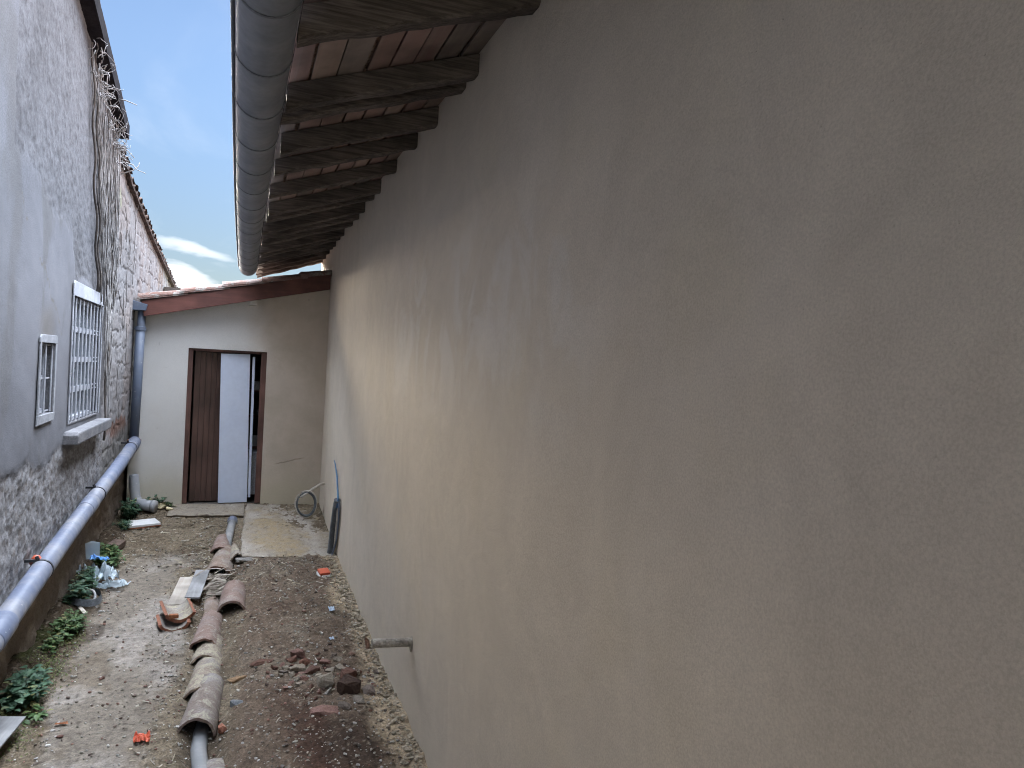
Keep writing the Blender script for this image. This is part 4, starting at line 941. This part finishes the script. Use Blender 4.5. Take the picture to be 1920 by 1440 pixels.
tile('wide dusty grey-brown tile with a dark open mouth near the slab corner', 'tile_brown', -.085, 7.36, 8.02, .26, .22, .125, 5, rz=-.10, dz=-.005, pitch=.05, chip=.025, rim=.5)
tile('broken pale tile shard leaning against the wide dusty tile by the slab', 'tile_grey', .015, 7.62, 8.05, .12, .09, .10, 8, rz=.10, ry=.35, dz=.01, chip=.06)
tile('narrow tile nearly buried in straw behind the loose reddish tile', 'tile_grey', -.105, 6.72, 7.38, .20, .18, .075, 9, rz=-.04, dz=-.02)
tile('narrow brown tile beside the loose reddish tile, half full of earth', 'tile_brown', -.135, 6.12, 6.78, .15, .14, .075, 12, rz=.02, dz=-.015)
tile('loose clean reddish tile lying right of the row, mouth open', 'tile_pink', .025, 6.20, 6.80, .225, .20, .115, 14, rz=-.03, dz=.0, chip=.005, th=.016, rim=.15)
tile('pink speckled tile with a slanting broken edge in the row', 'tile_pink', -.140, 5.56, 6.16, .20, .17, .11, 17, rz=-.06, dz=.01, chip=.055, rim=.4)
tile('yellowish lichen tile mostly tucked beneath the pink speckled tile', 'tile_grey', -.125, 5.32, 5.76, .20, .18, .10, 19, rz=-.07, dz=.0, chip=.03)
tile('mossy grey tile third up from the uncovered pipe', 'tile_grey', -.125, 4.84, 5.45, .205, .18, .105, 23, rz=-.07, dz=.002, chip=.022)
tile('lichen-crusted tile whose dark mouth opens over the uncovered pipe', 'tile_purple', -.118, 4.43, 5.02, .215, .185, .118, 29, rz=-.09, dz=.004, pitch=.03, chip=.02, rim=.2)
tile('purplish mottled tile at the bottom edge of the picture', 'tile_purple', -.035, 3.55, 4.14, .20, .18, .10, 31, rz=-.02, dz=.0, chip=.02)
# pair of upturned orange shards left of the row
for i, (lab, y0, y1, x, dzz, rz_, mt) in enumerate((('upturned curved tile shard, lower of the two with orange broken edges', 5.93, 6.16, -.385, -.025, .12, 'tile_purple'), ('upturned curved tile shard resting on top of another beside the boards', 6.0, 6.34, -.372, .028, .20, 'tile_grey'))):
    m = tile_mesh(y1-y0, .245-.02*i, .22, .085, .022, 40+i, .02, 1.0, arc=math.pi*.86)
    o = m.build('tile_shard', mt, smooth=True); put(o, (x, (y0+y1)/2, g1(x, 6.0)+.093+dzz), rz_, math.pi+.02, 0); tag(o, lab, 'tile shard')
m = MB(); m.box((-.032, -.018, 0), (.032, .018, .022), jit=.004); o = m.build('tile_chip', 'rust', bevel=.003); put(o, (-.385, 6.0, g1(-.38, 6.0)+.075), .1, .1, .05); tag(o, 'small brown tile chip lying inside the upturned shards', 'tile chip')

# drain pipe beneath the tiles
def build_drain():
    ys = np.linspace(8.92, 3.6, 60); t = thing('drain_pipe', 'buried grey plastic drain pipe running under the row of clay tiles', 'pipe', (-.1, 6.2, -.25)); tl = Vector(t.location)
    def c(y): return (float(tilex(y))+(.02 if y > 8 else 0)-.012*float(sstep(y, 4.7, 4.3)), y, float(zp(y))+.004-.085*float(sstep(y, 8.35, 7.9)*sstep(y, 4.3, 4.75))-.02*float(sstep(y, 8.6, 8.0))-.055*float(sstep(y, 4.7, 4.35)))
    m = MB(); m.tube([c(y) for y in ys],   .042, 20, caps=False); m.tube([c(y) for y in ys], .037, 20, caps=False); o = m.build('pipe', 'pvcwhite', t, smooth=True); o.location = -tl
    m = MB(); m.tube([c(8.95), c(8.90), c(8.80)], [.053, .054, .053], 20, caps=False); o = m.build('socket', 'pvc', t, smooth=True); o.location = -tl
build_drain()

# offcut boards left of the row
def board(name, label, mat, cx, cy, w, l, th, rz_, dz, tiltx=0, tilty=0, notch=None):
    m = MB(); m.box((-w/2, -l/2, 0), (w/2, l/2, th)); o = m.build(name, mat, bevel=.0025)
    put(o, (cx, cy, g1(cx, cy)+dz), rz_, tiltx, tilty); return tag(o, label, 'board')
board('offcut_board', 'pale beige offcut board lying flat left of the tile row', 'plank_pale', -.360, 6.70, .155, .74, .016, -.055, .035, .015, 0)
board('offcut_board', 'grey stained offcut board overlapping the pale one', 'plank_grey', -.262, 6.86, .115, .78, .016, -.055, .053, .015, .05)
board('offcut_board', 'light grey sheet offcut cut off by the lower left corner', 'plank_grey', -1.12, 4.33, .22, .46, .012, -.1, .05, 0, .08)
m = MB(); m.box((-.16, -.12, .008), (.16, .12, .030)); m2 = MB()
o = m.build('floor_tile', 'plate', bevel=.002); put(o, (-.92, 8.83, g1(-.92, 8.83)+.006), .35, .03, -.03); tag(o, 'white-faced floor tile lying flat before the outbuilding', 'floor tile')
m = MB(); m.box((-.16, -.12, -.006), (.16, .12, .0075)); b = m.build('backing', 'rust', o)
m = MB(); m.box((-.055, -.11, 0), (.055, .11, .06), jit=.004); o = m.build('dark_brick', 'darkbrick', bevel=.006); put(o, (-1.06, 8.05, g1(-1.06, 8.05)), -.15, 0, .12); tag(o, 'dark brown brick lying against the left wall foot', 'brick')
m = MB(); m.box((-.014, -.20, 0), (.014, .20, .016)); o = m.build('wood_batten', 'plank_pale', bevel=.002); put(o, (-1.045, 6.33, g1(-1.04, 6.33)+.035), .30, -.12); tag(o, 'short pale wooden batten poking out of the weeds', 'batten')

# loop of flat strap and pale ring beside the batten
m = MB(); pts = [(math.cos(a)*.12, math.sin(a)*.14, .02+.012*math.sin(2*a)) for a in np.linspace(-2.4, 2.2, 22)]
vs = []
for p in pts: vs += [(p[0], p[1], p[2]), (p[0]*.93, p[1]*.93, p[2]+.05)]
m.add(vs+[(a*1.03, b*1.03, c) for a, b, c in vs], [(2*i, 2*i+2, 2*i+3, 2*i+1) for i in range(21)]+[(44+2*i+1, 44+2*i+3, 44+2*i+2, 44+2*i) for i in range(21)])
o = m.build('strap', 'conduit', smooth=True); put(o, (-1.06, 6.52, g1(-1.06, 6.52)+.012), .2); tag(o, 'dark grey flat strap bent into a loop on the path edge', 'strap')
m = MB(); m.tube([(math.cos(a)*.085, math.sin(a)*.10, .012*math.sin(3*a)) for a in np.linspace(-2.2, 1.2, 18)], .010, 8); o = m.build('hose_piece', 'pvcwhite', smooth=True); put(o, (-1.075, 6.55, g1(-1.07, 6.55)+.055), .3, .2); tag(o, 'curved piece of pinkish white hose inside the strap loop', 'hose')

# crumpled plastic
def crumple(name, label, cat, mat, loc, sx, sy, h, seed, n=26, rz=0, tear=0):
    u, v = np.meshgrid(np.linspace(-1, 1, n), np.linspace(-1, 1, n), indexing='ij')
    d1, d2, c = worley(u*1.7+seed, v*1.7, seed); f = fbm(u*1.2+seed, v*1.2, seed+1, 3)
    x = u*sx*(1-.25*f)+(fbm(u*2, v*2, seed+3, 2)-.5)*sx*.6; y = v*sy*(1-.2*f)+(fbm(u*2, v*2, seed+4, 2)-.5)*sy*.6
    z = h*(np.abs(d2-d1)*.9+f*.9-.35)*(1.15-.5*np.maximum(np.abs(u), np.abs(v))); z = np.maximum(z, 0)+.004+.004*fbm(u*9, v*9, seed+5, 2)
    V = np.stack([x, y, z], -1).reshape(-1, 3); o = np_mesh(name, V, grid_faces(n, n), mat); put(o, loc, rz); return tag(o, label, cat)
gp = lambda x, y, d=0: (x, y, g1(x, y)+d)
crumple('plastic_bag', 'crumpled clear plastic bag on the path edge by the left wall', 'bag', 'bag', gp(-1.06, 7.08, .01), .15, .22, .20, 3, rz=.3)
crumple('plastic_sheet', 'torn flap of clear plastic sheet lying right of the crumpled bag', 'plastic sheet', 'bag', gp(-.93, 6.98, .01), .13, .10, .08, 8, rz=-.4)
crumple('plastic_scrap', 'bright blue plastic scrap on top of the clear bag', 'scrap', 'blue', gp(-1.07, 7.16, .15), .075, .055, .06, 12, 16)
m = MB(); vs = [(-.05, 0, 0), (.06, .005, .002), (.065, .02, .13), (.0, .03, .15), (-.055, .02, .135)]; m.add(vs+[(a, b+.003, c) for a, b, c in vs], [(0, 1, 2, 3, 4), (9, 8, 7, 6, 5)]); o = m.build('plastic_sheet', 'bag'); put(o, gp(-1.13, 7.25, .10), .5); tag(o, 'pale blue square of film standing against the left wall foot', 'plastic sheet')
crumple('plastic_wrapper', 'crumpled orange plastic wrapper on the path near the bottom edge', 'wrapper', 'orange', gp(-.405, 4.34, .004), .042, .045, .05, 21, 20)
crumple('plastic_wrapper', 'tiny dull red strip of plastic on the near path', 'wrapper', 'rust', gp(-.83, 4.60, .004), .035, .012, .015, 22, 12)
crumple('plastic_scrap', 'small light blue scrap on the earth near the wall foot', 'scrap', 'paleblue', gp(.77, 6.06, .006), .028, .045, .03, 25, 14)
crumple('plastic_scrap', 'tiny blue-grey scrap on the earth above the protruding pipe stub', 'scrap', 'paleblue', gp(.70, 5.43, .006), .016, .03, .02, 27, 12)
t = thing('paint_tub_lid', 'small orange-topped plastic lid lying on reddish earth by the wall', 'lid', gp(.80, 7.0, .012), (.35, 0, .3))
m = MB(); m.box((-.05, -.035, .016), (.05, .045, .040)); m.build('orange_top', 'orange', t, bevel=.006)
m = MB(); m.tube([(0, 0, -.004), (0, 0, .012), (0, 0, .0155)], [.062, .066, .060], 20); m.build('white_rim', 'plate', t)

# broken grey pipe elbow and foam lumps in the far left corner
t = thing('pipe_elbow', 'weathered grey pipe elbow dumped below the downpipe', 'pipe elbow', (-1.0, 9.35, 0))
m = MB(); pts = [(-.085, .06, .36), (-.072, .04, .24), (-.055, .02, .13), (-.03, 0, .075), (.02, -.03, .055)]; m.tube([(-.088, .064, .385), (-.087, .063, .375)]+pts, [.028, .046, .053, .054, .056, .058, .058], 18); m.build('upright_branch', 'pvcold', t, smooth=True)
m = MB(); m.tube([(-.02, -.02, .06), (.07, -.06, .048), (.13, -.08, .042)], .062, 18); m.tube([(.125, -.078, .042), (.15, -.086, .041), (.17, -.092, .040)], [.068, .070, .066], 18); m.build('socket', 'pvcold', t, smooth=True)
for i, (x, y, r, lab) in enumerate(((-.90, 9.46, (.10, .07, .07), 'largest yellowish foam lump behind the pipe elbow'), (-.79, 9.42, (.08, .05, .045), 'middle yellowish foam lump beside the doorstep'), (-.70, 9.36, (.07, .04, .025), 'flattest yellowish foam lump touching the doorstep'))):
    m = MB(); m.lump((0, 0, 0), r, 60+i, 3, 1, rough=.5); o = m.build('foam_lump', 'foam', smooth=True); put(o, (x, y, float(zp(y))+r[2]*.7), i); tag(o, lab, 'foam lump', 'foam lumps by the doorstep')

# ------------------------------------------------------------------ things fixed to the brown wall
t = thing('pipe_stub', 'short cement-stained pipe stub sticking out of the brown wall', 'pipe', (1.0, 4.22, .165))
m = MB(); n = 18; m.tube([(.02, 0, 0), (-.10, .002, .004), (-.228, .004, .008)], .026, n, caps=False); m.tube([(-.228, .004, .008), (.0, 0, 0)], .021, n, caps=False)
ring = []; m.build('pipe', 'stub', t, smooth=True)
m = MB(); vs = []; 
for rr in (.021, .026):
    vs += [(-.2281, .004+rr*math.cos(2*math.pi*k/n), .008+rr*math.sin(2*math.pi*k/n)) for k in range(n)]
m.add(vs, [(k, (k+1) % n, n+(k+1) % n, n+k) for k in range(n)]); m.build('rim', 'stub', t)
m = MB(); m.lump((0, .0, -.006), (.012, .045, .05), 77, 2, 1); m.build('mortar_collar', 'stub', t)

t = thing('cable_conduit', 'dark corrugated cable conduit rising from the ground beside the brown wall', 'conduit', (.95, 7.7, -.2))
m = MB(); pts = []; rr = []
for k in range(90):
    f = k/89; pts.append((.0+.015*f, .08-.22*f+.03*math.sin(f*3), -.02+.62*f)); rr.append(.034+(.003 if k % 2 else 0)+(.003 if f < .1 else 0)-(.004 if f > .95 else 0))
m.tube(pts, rr, 12); m.build('corrugated_tube', 'conduit', t, smooth=False)
m = MB(); m.tube([(.012, -.14, .52), (.02, -.15, .60), (.025, -.06, .66), (.03, .10, .80), (.032, .32, .90), (.03, .40, .93)], [.011, .011, .010, .009, .007, .004], 8); m.build('blue_cable', 'bluewire', t, smooth=True)
m = MB(); m.tube([(.02, -.14, .60), (.03, -.10, .42), (.03, -.02, .2), (.025, .0, -.02)], .013, 8); m.build('white_cable', 'whitewire', t, smooth=True)
m = MB(); m.tube([(.03, -.16, .58), (.036, -.14, .40), (.036, -.06, .18), (.0, -.02, 0), (-.03, -.01, -.03)], .009, 8); m.build('grey_cable', 'pvcdark', t, smooth=True)

t = thing('cable_coil', 'coil of cable hanging from a pale conduit out of the wall corner', 'cable', (.78, 8.95, .15))
m = MB(); m.tube([(.235, .18, .17), (.17, .10, .175), (.08, .02, .135), (.0, -.03, .085), (-.06, -.05, .045)], [.014, .015, .015, .015, .014], 10); m.build('sleeve', 'whitewire', t, smooth=True)
m = MB(); m.tube([(.235, .18, .17), (.228, .17, .0), (.215, .10, -.19)], .0035, 6); m.build('hanging_wire', 'conduit', t, smooth=True)
for k, (nm, mt, r, ph) in enumerate((('cable_loop', 'conduit', .108, .2), ('cable_loop', 'whitewire', .120, .0), ('cable_loop', 'conduit', .100, .45))):
    m = MB(); pts = [(math.cos(a)*r*(1.0+.04*math.sin(a+ph*6))-.0, -.05+.02*math.sin(a+ph)+k*.010, -.035+math.sin(a)*r*1.25+.006*math.sin(2*a+ph)) for a in np.linspace(2.2+ph, 2.2+ph+2*math.pi*1.0-.15, 36)]
    m.tube(pts, .0085, 8); m.build(nm, mt, t, smooth=True)

# ------------------------------------------------------------------ rubble on the earth
def fragment(label, mat_col, x, y, r, seed, rz_=0, flat=1, name='brick_fragment', group='rubble lumps and brick bits on the earth', cat='rubble', tilt=0, sub=2):
    rd = random.Random(seed); bm = bmesh.new(); npt = 12 if sub == 1 else 17
    for k in range(npt):
        d = Vector((rd.uniform(-1, 1), rd.uniform(-1, 1), rd.uniform(-1, 1))); e = max(abs(d.x), abs(d.y), abs(d.z)); d = d/e*rd.uniform(.78, 1.0); d = d.lerp(d.normalized(), .25); bm.verts.new((d.x*r[0], d.y*r[1], d.z*r[2]*flat))
    hr = bmesh.ops.convex_hull(bm, input=bm.verts); bmesh.ops.delete(bm, geom=[v for v in bm.verts if not v.link_faces], context='VERTS')
    bmesh.ops.subdivide_edges(bm, edges=bm.edges[:], cuts=2, use_grid_fill=True)
    sz = sum(r)/3
    for v in bm.verts: v.co += Vector((rd.gauss(0, 1), rd.gauss(0, 1), rd.gauss(0, 1)))*sz*.035
    bm.verts.index_update(); m = MB(); m.add([v.co.copy() for v in bm.verts], [tuple(v.index for v in f.verts) for f in bm.faces], mat_col); bm.free(); o = m.build(name, 'stones'); put(o, gp(x, y, r[2]*flat*.34), rz_, tilt, tilt*.6); return tag(o, label, cat, group)
BR = (.115, .062, .046); DBR = (.065, .043, .034); STN = (.215, .185, .145); PK = (.20, .118, .096)
fragment('biggest dark brown brick lump near the wall', DBR, .715, 4.62, (.085, .075, .075), 201, .2, sub=2)
fragment('reddish rounded lump behind the biggest dark brown lump', BR, .735, 4.83, (.072, .06, .045), 202, .5)
fragment('yellowish stone left of the biggest dark brown lump', STN, .585, 4.74, (.055, .06, .05), 203)
fragment('grey stone just right of the biggest dark brown lump', (.17, .135, .115), .835, 4.60, (.04, .05, .03), 204)
fragment('flat pink shard in front of the rubble heap', PK, .545, 4.37, (.095, .05, .022), 205, -.2, tilt=.2)
fragment('ochre curved shard touching the tile row at the left end of the rubble', (.24, .155, .09), .075, 5.02, (.075, .03, .014), 206, .5)
fragment('long brown shard lying next to the ochre shard', BR, .215, 5.16, (.085, .035, .014), 207, .35)
for i, (x, y, r, c) in enumerate([(.30, 5.06, .035, BR), (.36, 5.10, .03, PK), (.41, 5.16, .04, BR), (.46, 5.22, .05, PK), (.50, 5.12, .045, (.2, .1, .07)), (.44, 5.0, .055, (.24, .2, .15)), (.52, 4.96, .05, (.12, .07, .055)), (.39, 4.92, .03, STN), (.45, 4.86, .028, PK), (.33, 4.93, .025, STN), (.56, 4.87, .04, STN), (.64, 4.93, .04, STN), (.62, 5.08, .035, PK), (.60, 4.62, .03, (.33, .31, .27)), (.50, 4.72, .03, (.14, .08, .06)), (.38, 4.80, .022, PK), (.66, 4.40, .04, (.17, .14, .115)), (.75, 4.45, .045, (.2, .17, .14)), (.72, 4.95, .03, STN), (.81, 4.90, .03, STN), (.77, 4.74, .03, (.2, .13, .1)), (.68, 4.72, .028, (.35, .32, .26)), (.59, 5.2, .025, BR), (.25, 5.0, .022, BR), (.16, 4.97, .02, STN)]+[(random.Random(k+900).gauss(.52, .13), random.Random(k+950).gauss(4.93, .17), random.Random(k).uniform(.014, .032), random.Random(k+50).choice([BR, PK, STN, DBR, (.19, .12, .09), (.22, .19, .15), (.16, .13, .11)])) for k in range(48)]):
    rd = random.Random(i+300)
    q_ = rd.uniform(.8, 1.1); fragment('small broken brick or stone piece in the rubble heap', tuple(ch*q_ for ch in c), x, y, (r*rd.uniform(.9, 1.3), r*rd.uniform(.6, 1.0), r*rd.uniform(.45, .75)), 300+i, rd.uniform(0, 3), tilt=rd.uniform(-.3, .3), name='rubble_piece', sub=1)
fragment('rust brown upright shard leaning at the foot of the wall', (.17, .095, .065), .945, 5.35, (.02, .05, .06), 290, 0, cat='rubble')
fragment('flat grey cement slab bit at the near slab corner', (.20, .19, .175), .14, 7.56, (.11, .07, .022), 291, .3)
fragment('dark grey stone beside the lichen-crusted tile', (.15, .16, .17), .065, 4.66, (.04, .03, .02), 292)
fragment('orange brick chip under the right lip of the lichen-crusted tile', (.33, .15, .10), -.005, 4.42, (.028, .022, .04), 293)

# gravel, grit and shavings nobody could count
def scatter():
    rd = np.random.default_rng(4); bm = bmesh.new(); bmesh.ops.create_icosphere(bm, subdivisions=1, radius=1); bv = np.array([v.co[:] for v in bm.verts]); bf = np.array([[v.index for v in f.verts] for f in bm.faces]); bm.free()
    n = 11000; x = rd.uniform(-1.12, .97, n); y = 3.5+6.0*rd.random(n)**1.1; dens = np.where(x > .0, 1.0, np.where(x < -.85, .7, np.where(x > -.4, 1.0, .32))); dens = np.where((y > 7.6) & (x > .1), .12, dens); dens *= .35+1.1*fbm(x*3, y*3, 401, 3); keep = rd.random(n) < dens; x, y = x[keep], y[keep]
    nf = 1100; xf = .99-np.abs(rd.normal(0, .055, nf)); yf = rd.uniform(3.6, 7.7, nf); foot_i = len(x); x = np.concatenate([x, xf]); y = np.concatenate([y, yf]); n = len(x)
    r = np.exp(rd.normal(-5.15, .50, n)); r = np.clip(r*.82, .002, .013); pal = np.array([(.33, .30, .25), (.45, .42, .36), (.22, .18, .15), (.15, .11, .09), (.26, .145, .115), (.40, .38, .35), (.52, .50, .46)]); pc = pal[rd.integers(0, len(pal), n)]*rd.uniform(.4, .95, (n, 1)); r[foot_i:] = np.clip(r[foot_i:]*1.7, .004, .020); pc[foot_i:] = np.array([.37, .315, .235])*rd.uniform(.5, 1.1, (nf, 1))
    z = gz(x, y)+r*.25+.003; q = rd.normal(size=(n, 3, 3)); Q = np.linalg.qr(q)[0]; sc = np.stack([r*rd.uniform(.8, 1.5, n), r*rd.uniform(.6, 1.1, n), r*rd.uniform(.35, .8, n)], 1)
    rot = rd.uniform(0, 6.28, n); nb = len(bv); jit = 1+rd.uniform(-.28, .28, (n, nb, 1)); P_ = bv[None]*jit*sc[:, None, :]
    cx, sx = np.cos(rot)[:, None], np.sin(rot)[:, None]; X_ = P_[..., 0]*cx-P_[..., 1]*sx; Y_ = P_[..., 0]*sx+P_[..., 1]*cx; V = np.stack([X_+x[:, None], Y_+y[:, None], P_[..., 2]+z[:, None]], -1).reshape(-1, 3)
    fs = (bf[None]+(np.arange(n)*nb)[:, None, None]).reshape(-1, 3); me = bpy.data.meshes.new('gravel'); me.from_pydata(V.tolist(), [], fs.tolist()); a = me.color_attributes.new('Col', 'FLOAT_COLOR', 'POINT')
    a.data.foreach_set('color', np.concatenate([np.repeat(pc, nb, 0), np.ones((n*nb, 1))], 1).astype(np.float32).ravel()); me.materials.append(MT['stones']); o = bpy.data.objects.new('gravel', me); COL.objects.link(o); tag(o, 'loose grit, small stones and brick crumbs strewn over the earth', 'gravel', kind='stuff')
    # wood shavings and straw
    m = MB(); rr = random.Random(9)
    def sliver(x, y, L, w, a, lift, c):
        d = Vector((math.cos(a), math.sin(a), rr.uniform(-.15, .35))); s_ = Vector((-math.sin(a), math.cos(a), rr.uniform(-.5, .5)))*w; p = Vector((x, y, g1(x, y)+lift)); k = 4; vs = []
        bend = rr.uniform(-.4, .4)
        for i in range(k+1):
            f = i/k-.5; q = p+d*L*f+Vector((-math.sin(a), math.cos(a), .5))*bend*L*(f*f-.1); vs += [q-s_, q+s_]
        lo = [v-Vector((0, 0, .0025)) for v in vs]
        m.add(vs+lo, [(2*i, 2*i+1, 2*i+3, 2*i+2) for i in range(k)]+[(10+2*i+2, 10+2*i+3, 10+2*i+1, 10+2*i) for i in range(k)], c)
    for i in range(1150):
        reg = rr.random()
        if reg < .34: x, y = rr.gauss(-.12, .13), rr.uniform(6.6, 8.3)
        elif reg < .55: x, y = rr.uniform(-1.0, -.05), rr.uniform(7.4, 9.2)
        elif reg < .72: x, y = rr.uniform(.05, .95), rr.uniform(6.6, 7.75)
        elif reg < .86: x, y = rr.gauss(-.32, .12), rr.uniform(4.0, 6.2)
        else: x, y = rr.uniform(.0, .95), rr.uniform(3.8, 6.6)
        if not (-1.1 < x < .96): continue
        s_ = rr.uniform(.35, .95); base = rr.choice([(.37, .32, .23), (.43, .38, .29), (.27, .22, .16), (.19, .15, .12), (.46, .42, .35)])
        nf = .6 if y < 6.3 else 1.0; sliver(x, y, rr.uniform(.025, .085)*nf, rr.uniform(.0018, .006)*nf, rr.uniform(0, 6.28), rr.uniform(.004, .016), tuple(ch*s_ for ch in base))
    for i in range(60):   # bigger heap on the buried tile
        x, y = rr.gauss(-.10, .07), rr.gauss(6.98, .18); sliver(x, y, rr.uniform(.08, .20), rr.uniform(.004, .010), rr.uniform(-.8, 1.2), rr.uniform(.04, .085), rr.choice([(.34, .30, .25), (.26, .225, .185), (.17, .14, .115)]))
    tag(m.build('wood_shavings', 'straw'), 'wood shavings and straw bits littering the earth and tiles', 'shavings', kind='stuff')
scatter()

# ------------------------------------------------------------------ weeds
def leafshape(m, p, d, up, L, w, c, fold=.25):
    s_ = d.cross(up).normalized(); up = s_.cross(d).normalized(); vs = []; prof = [(0, .0), (.22, .75), (.5, 1.0), (.78, .62), (1.0, 0)]
    for f, k in prof:
        q = p+d*L*f-up*L*.28*f*f; 
        vs += [q-s_*w*k+up*w*k*fold, q, q+s_*w*k+up*w*k*fold]
    m.add(vs, [(3*i, 3*i+1, 3*i+4, 3*i+3) for i in range(4)]+[(3*i+1, 3*i+2, 3*i+5, 3*i+4) for i in range(4)], c)
def weed(label, x, y, rx_, ry_, h, n, mat, leaf, seed, zc=None):
    rd = random.Random(seed); base = Vector((x, y, g1(x, y)-.005 if zc is None else zc)); t = thing('weed', label, 'weed', base, group='weeds along the foot of the left wall')
    lv = MB(); st = MB()
    for k in range(n):
        a = rd.uniform(0, 6.28); q = math.sqrt(rd.random()); bx, by = math.cos(a)*q*rx_, math.sin(a)*q*ry_; bx = max(bx, LX+.03-x)
        hh = h*rd.uniform(.35, 1.0)*(1-.5*q*q); tip = Vector((bx+rd.gauss(0, .02), by+rd.gauss(0, .03), hh)); root = Vector((bx*.75, by*.75, g1(x+bx*.75, y+by*.75)-base.z if y < 9.2 else 0)); mid = (root+tip)/2+Vector((rd.gauss(0, .012), rd.gauss(0, .012), .01))
        st.tube([root, mid, tip], [.0022, .0018, .0012], 4)
        for j in range(rd.randint(3, 6)):
            f = rd.uniform(.3, 1.0); p = mid.lerp(tip, f) if rd.random() < .7 else root.lerp(mid, f); b = rd.uniform(0, 6.28); el = rd.uniform(-.2, .6); d = Vector((math.cos(b)*math.cos(el), math.sin(b)*math.cos(el), math.sin(el)))
            L_ = leaf*rd.uniform(.55, 1.25); leafshape(lv, p, d, Vector((0, 0, 1)), L_, L_*rd.uniform(.28, .42), (rd.random(), rd.random(), 0.01), rd.uniform(.05, .4))
    lv.build('leaves', mat, t, smooth=True); st.build('stems', mat, t, smooth=True); return t
weed('dense dark weed tuft beside the dumped pipe elbow', -1.07, 9.12, .09, .20, .26, 70, 'leaf_dark', .045, 1)
weed('low dark weed in front of the white-faced floor tile', -1.08, 8.72, .07, .16, .10, 36, 'leaf_dark', .035, 2)
weed('leafy weed growing behind the crumpled clear bag', -1.07, 7.62, .11, .26, .20, 90, 'leaf_mid', .05, 3)
weed('dark shaded weed left of the crumpled bag under the pipe', -1.10, 6.85, .06, .22, .20, 55, 'leaf_dark', .045, 4)
weed('grey-green weed hanging over the bent strap', -1.10, 6.50, .06, .16, .20, 50, 'leaf_dark', .05, 5)
weed('bright low weed patch just below the wooden batten', -1.07, 6.03, .09, .24, .12, 90, 'leaf_mid', .035, 6)
weed('small weed sprig between batten patch and moss', -1.10, 5.62, .05, .12, .09, 30, 'leaf_mid', .032, 7)
weed('big blue-green weed clump at the left picture edge', -1.08, 4.92, .08, .27, .17, 95, 'leaf_dark', .048, 8)
weed('broad-leaved seedling in front of the blue-green clump', -.99, 4.72, .05, .07, .08, 10, 'leaf_mid', .045, 9)
weed('small dark weed growing among the foam lumps', -.86, 9.44, .09, .04, .15, 26, 'leaf_dark', .05, 10, 0)
weed('little weed sprig beside the doorstep', -.70, 9.43, .03, .03, .09, 10, 'leaf_mid', .04, 11, 0)
def moss():
    rd = random.Random(3); m = MB()
    for k in range(2600):
        y = rd.choice([rd.gauss(5.35, .16), rd.gauss(5.85, .12), rd.gauss(5.1, .2), rd.gauss(4.5, .1)]); x = rd.gauss(-1.06, .055)
        if x < LX+.02: continue
        p = Vector((x, y, g1(x, y)+rd.uniform(0, .018))); b = rd.uniform(0, 6.28); d = Vector((math.cos(b)*.7, math.sin(b)*.7, rd.uniform(.3, 1))).normalized(); L_ = rd.uniform(.008, .018); leafshape(m, p, d, Vector((0, 0, 1)), L_, L_*.3, (rd.random(), rd.random(), 0.01))
    tag(m.build('moss', 'moss', smooth=True), 'yellow-green moss and seedlings on the soil by the left wall', 'moss', kind='stuff')
moss()
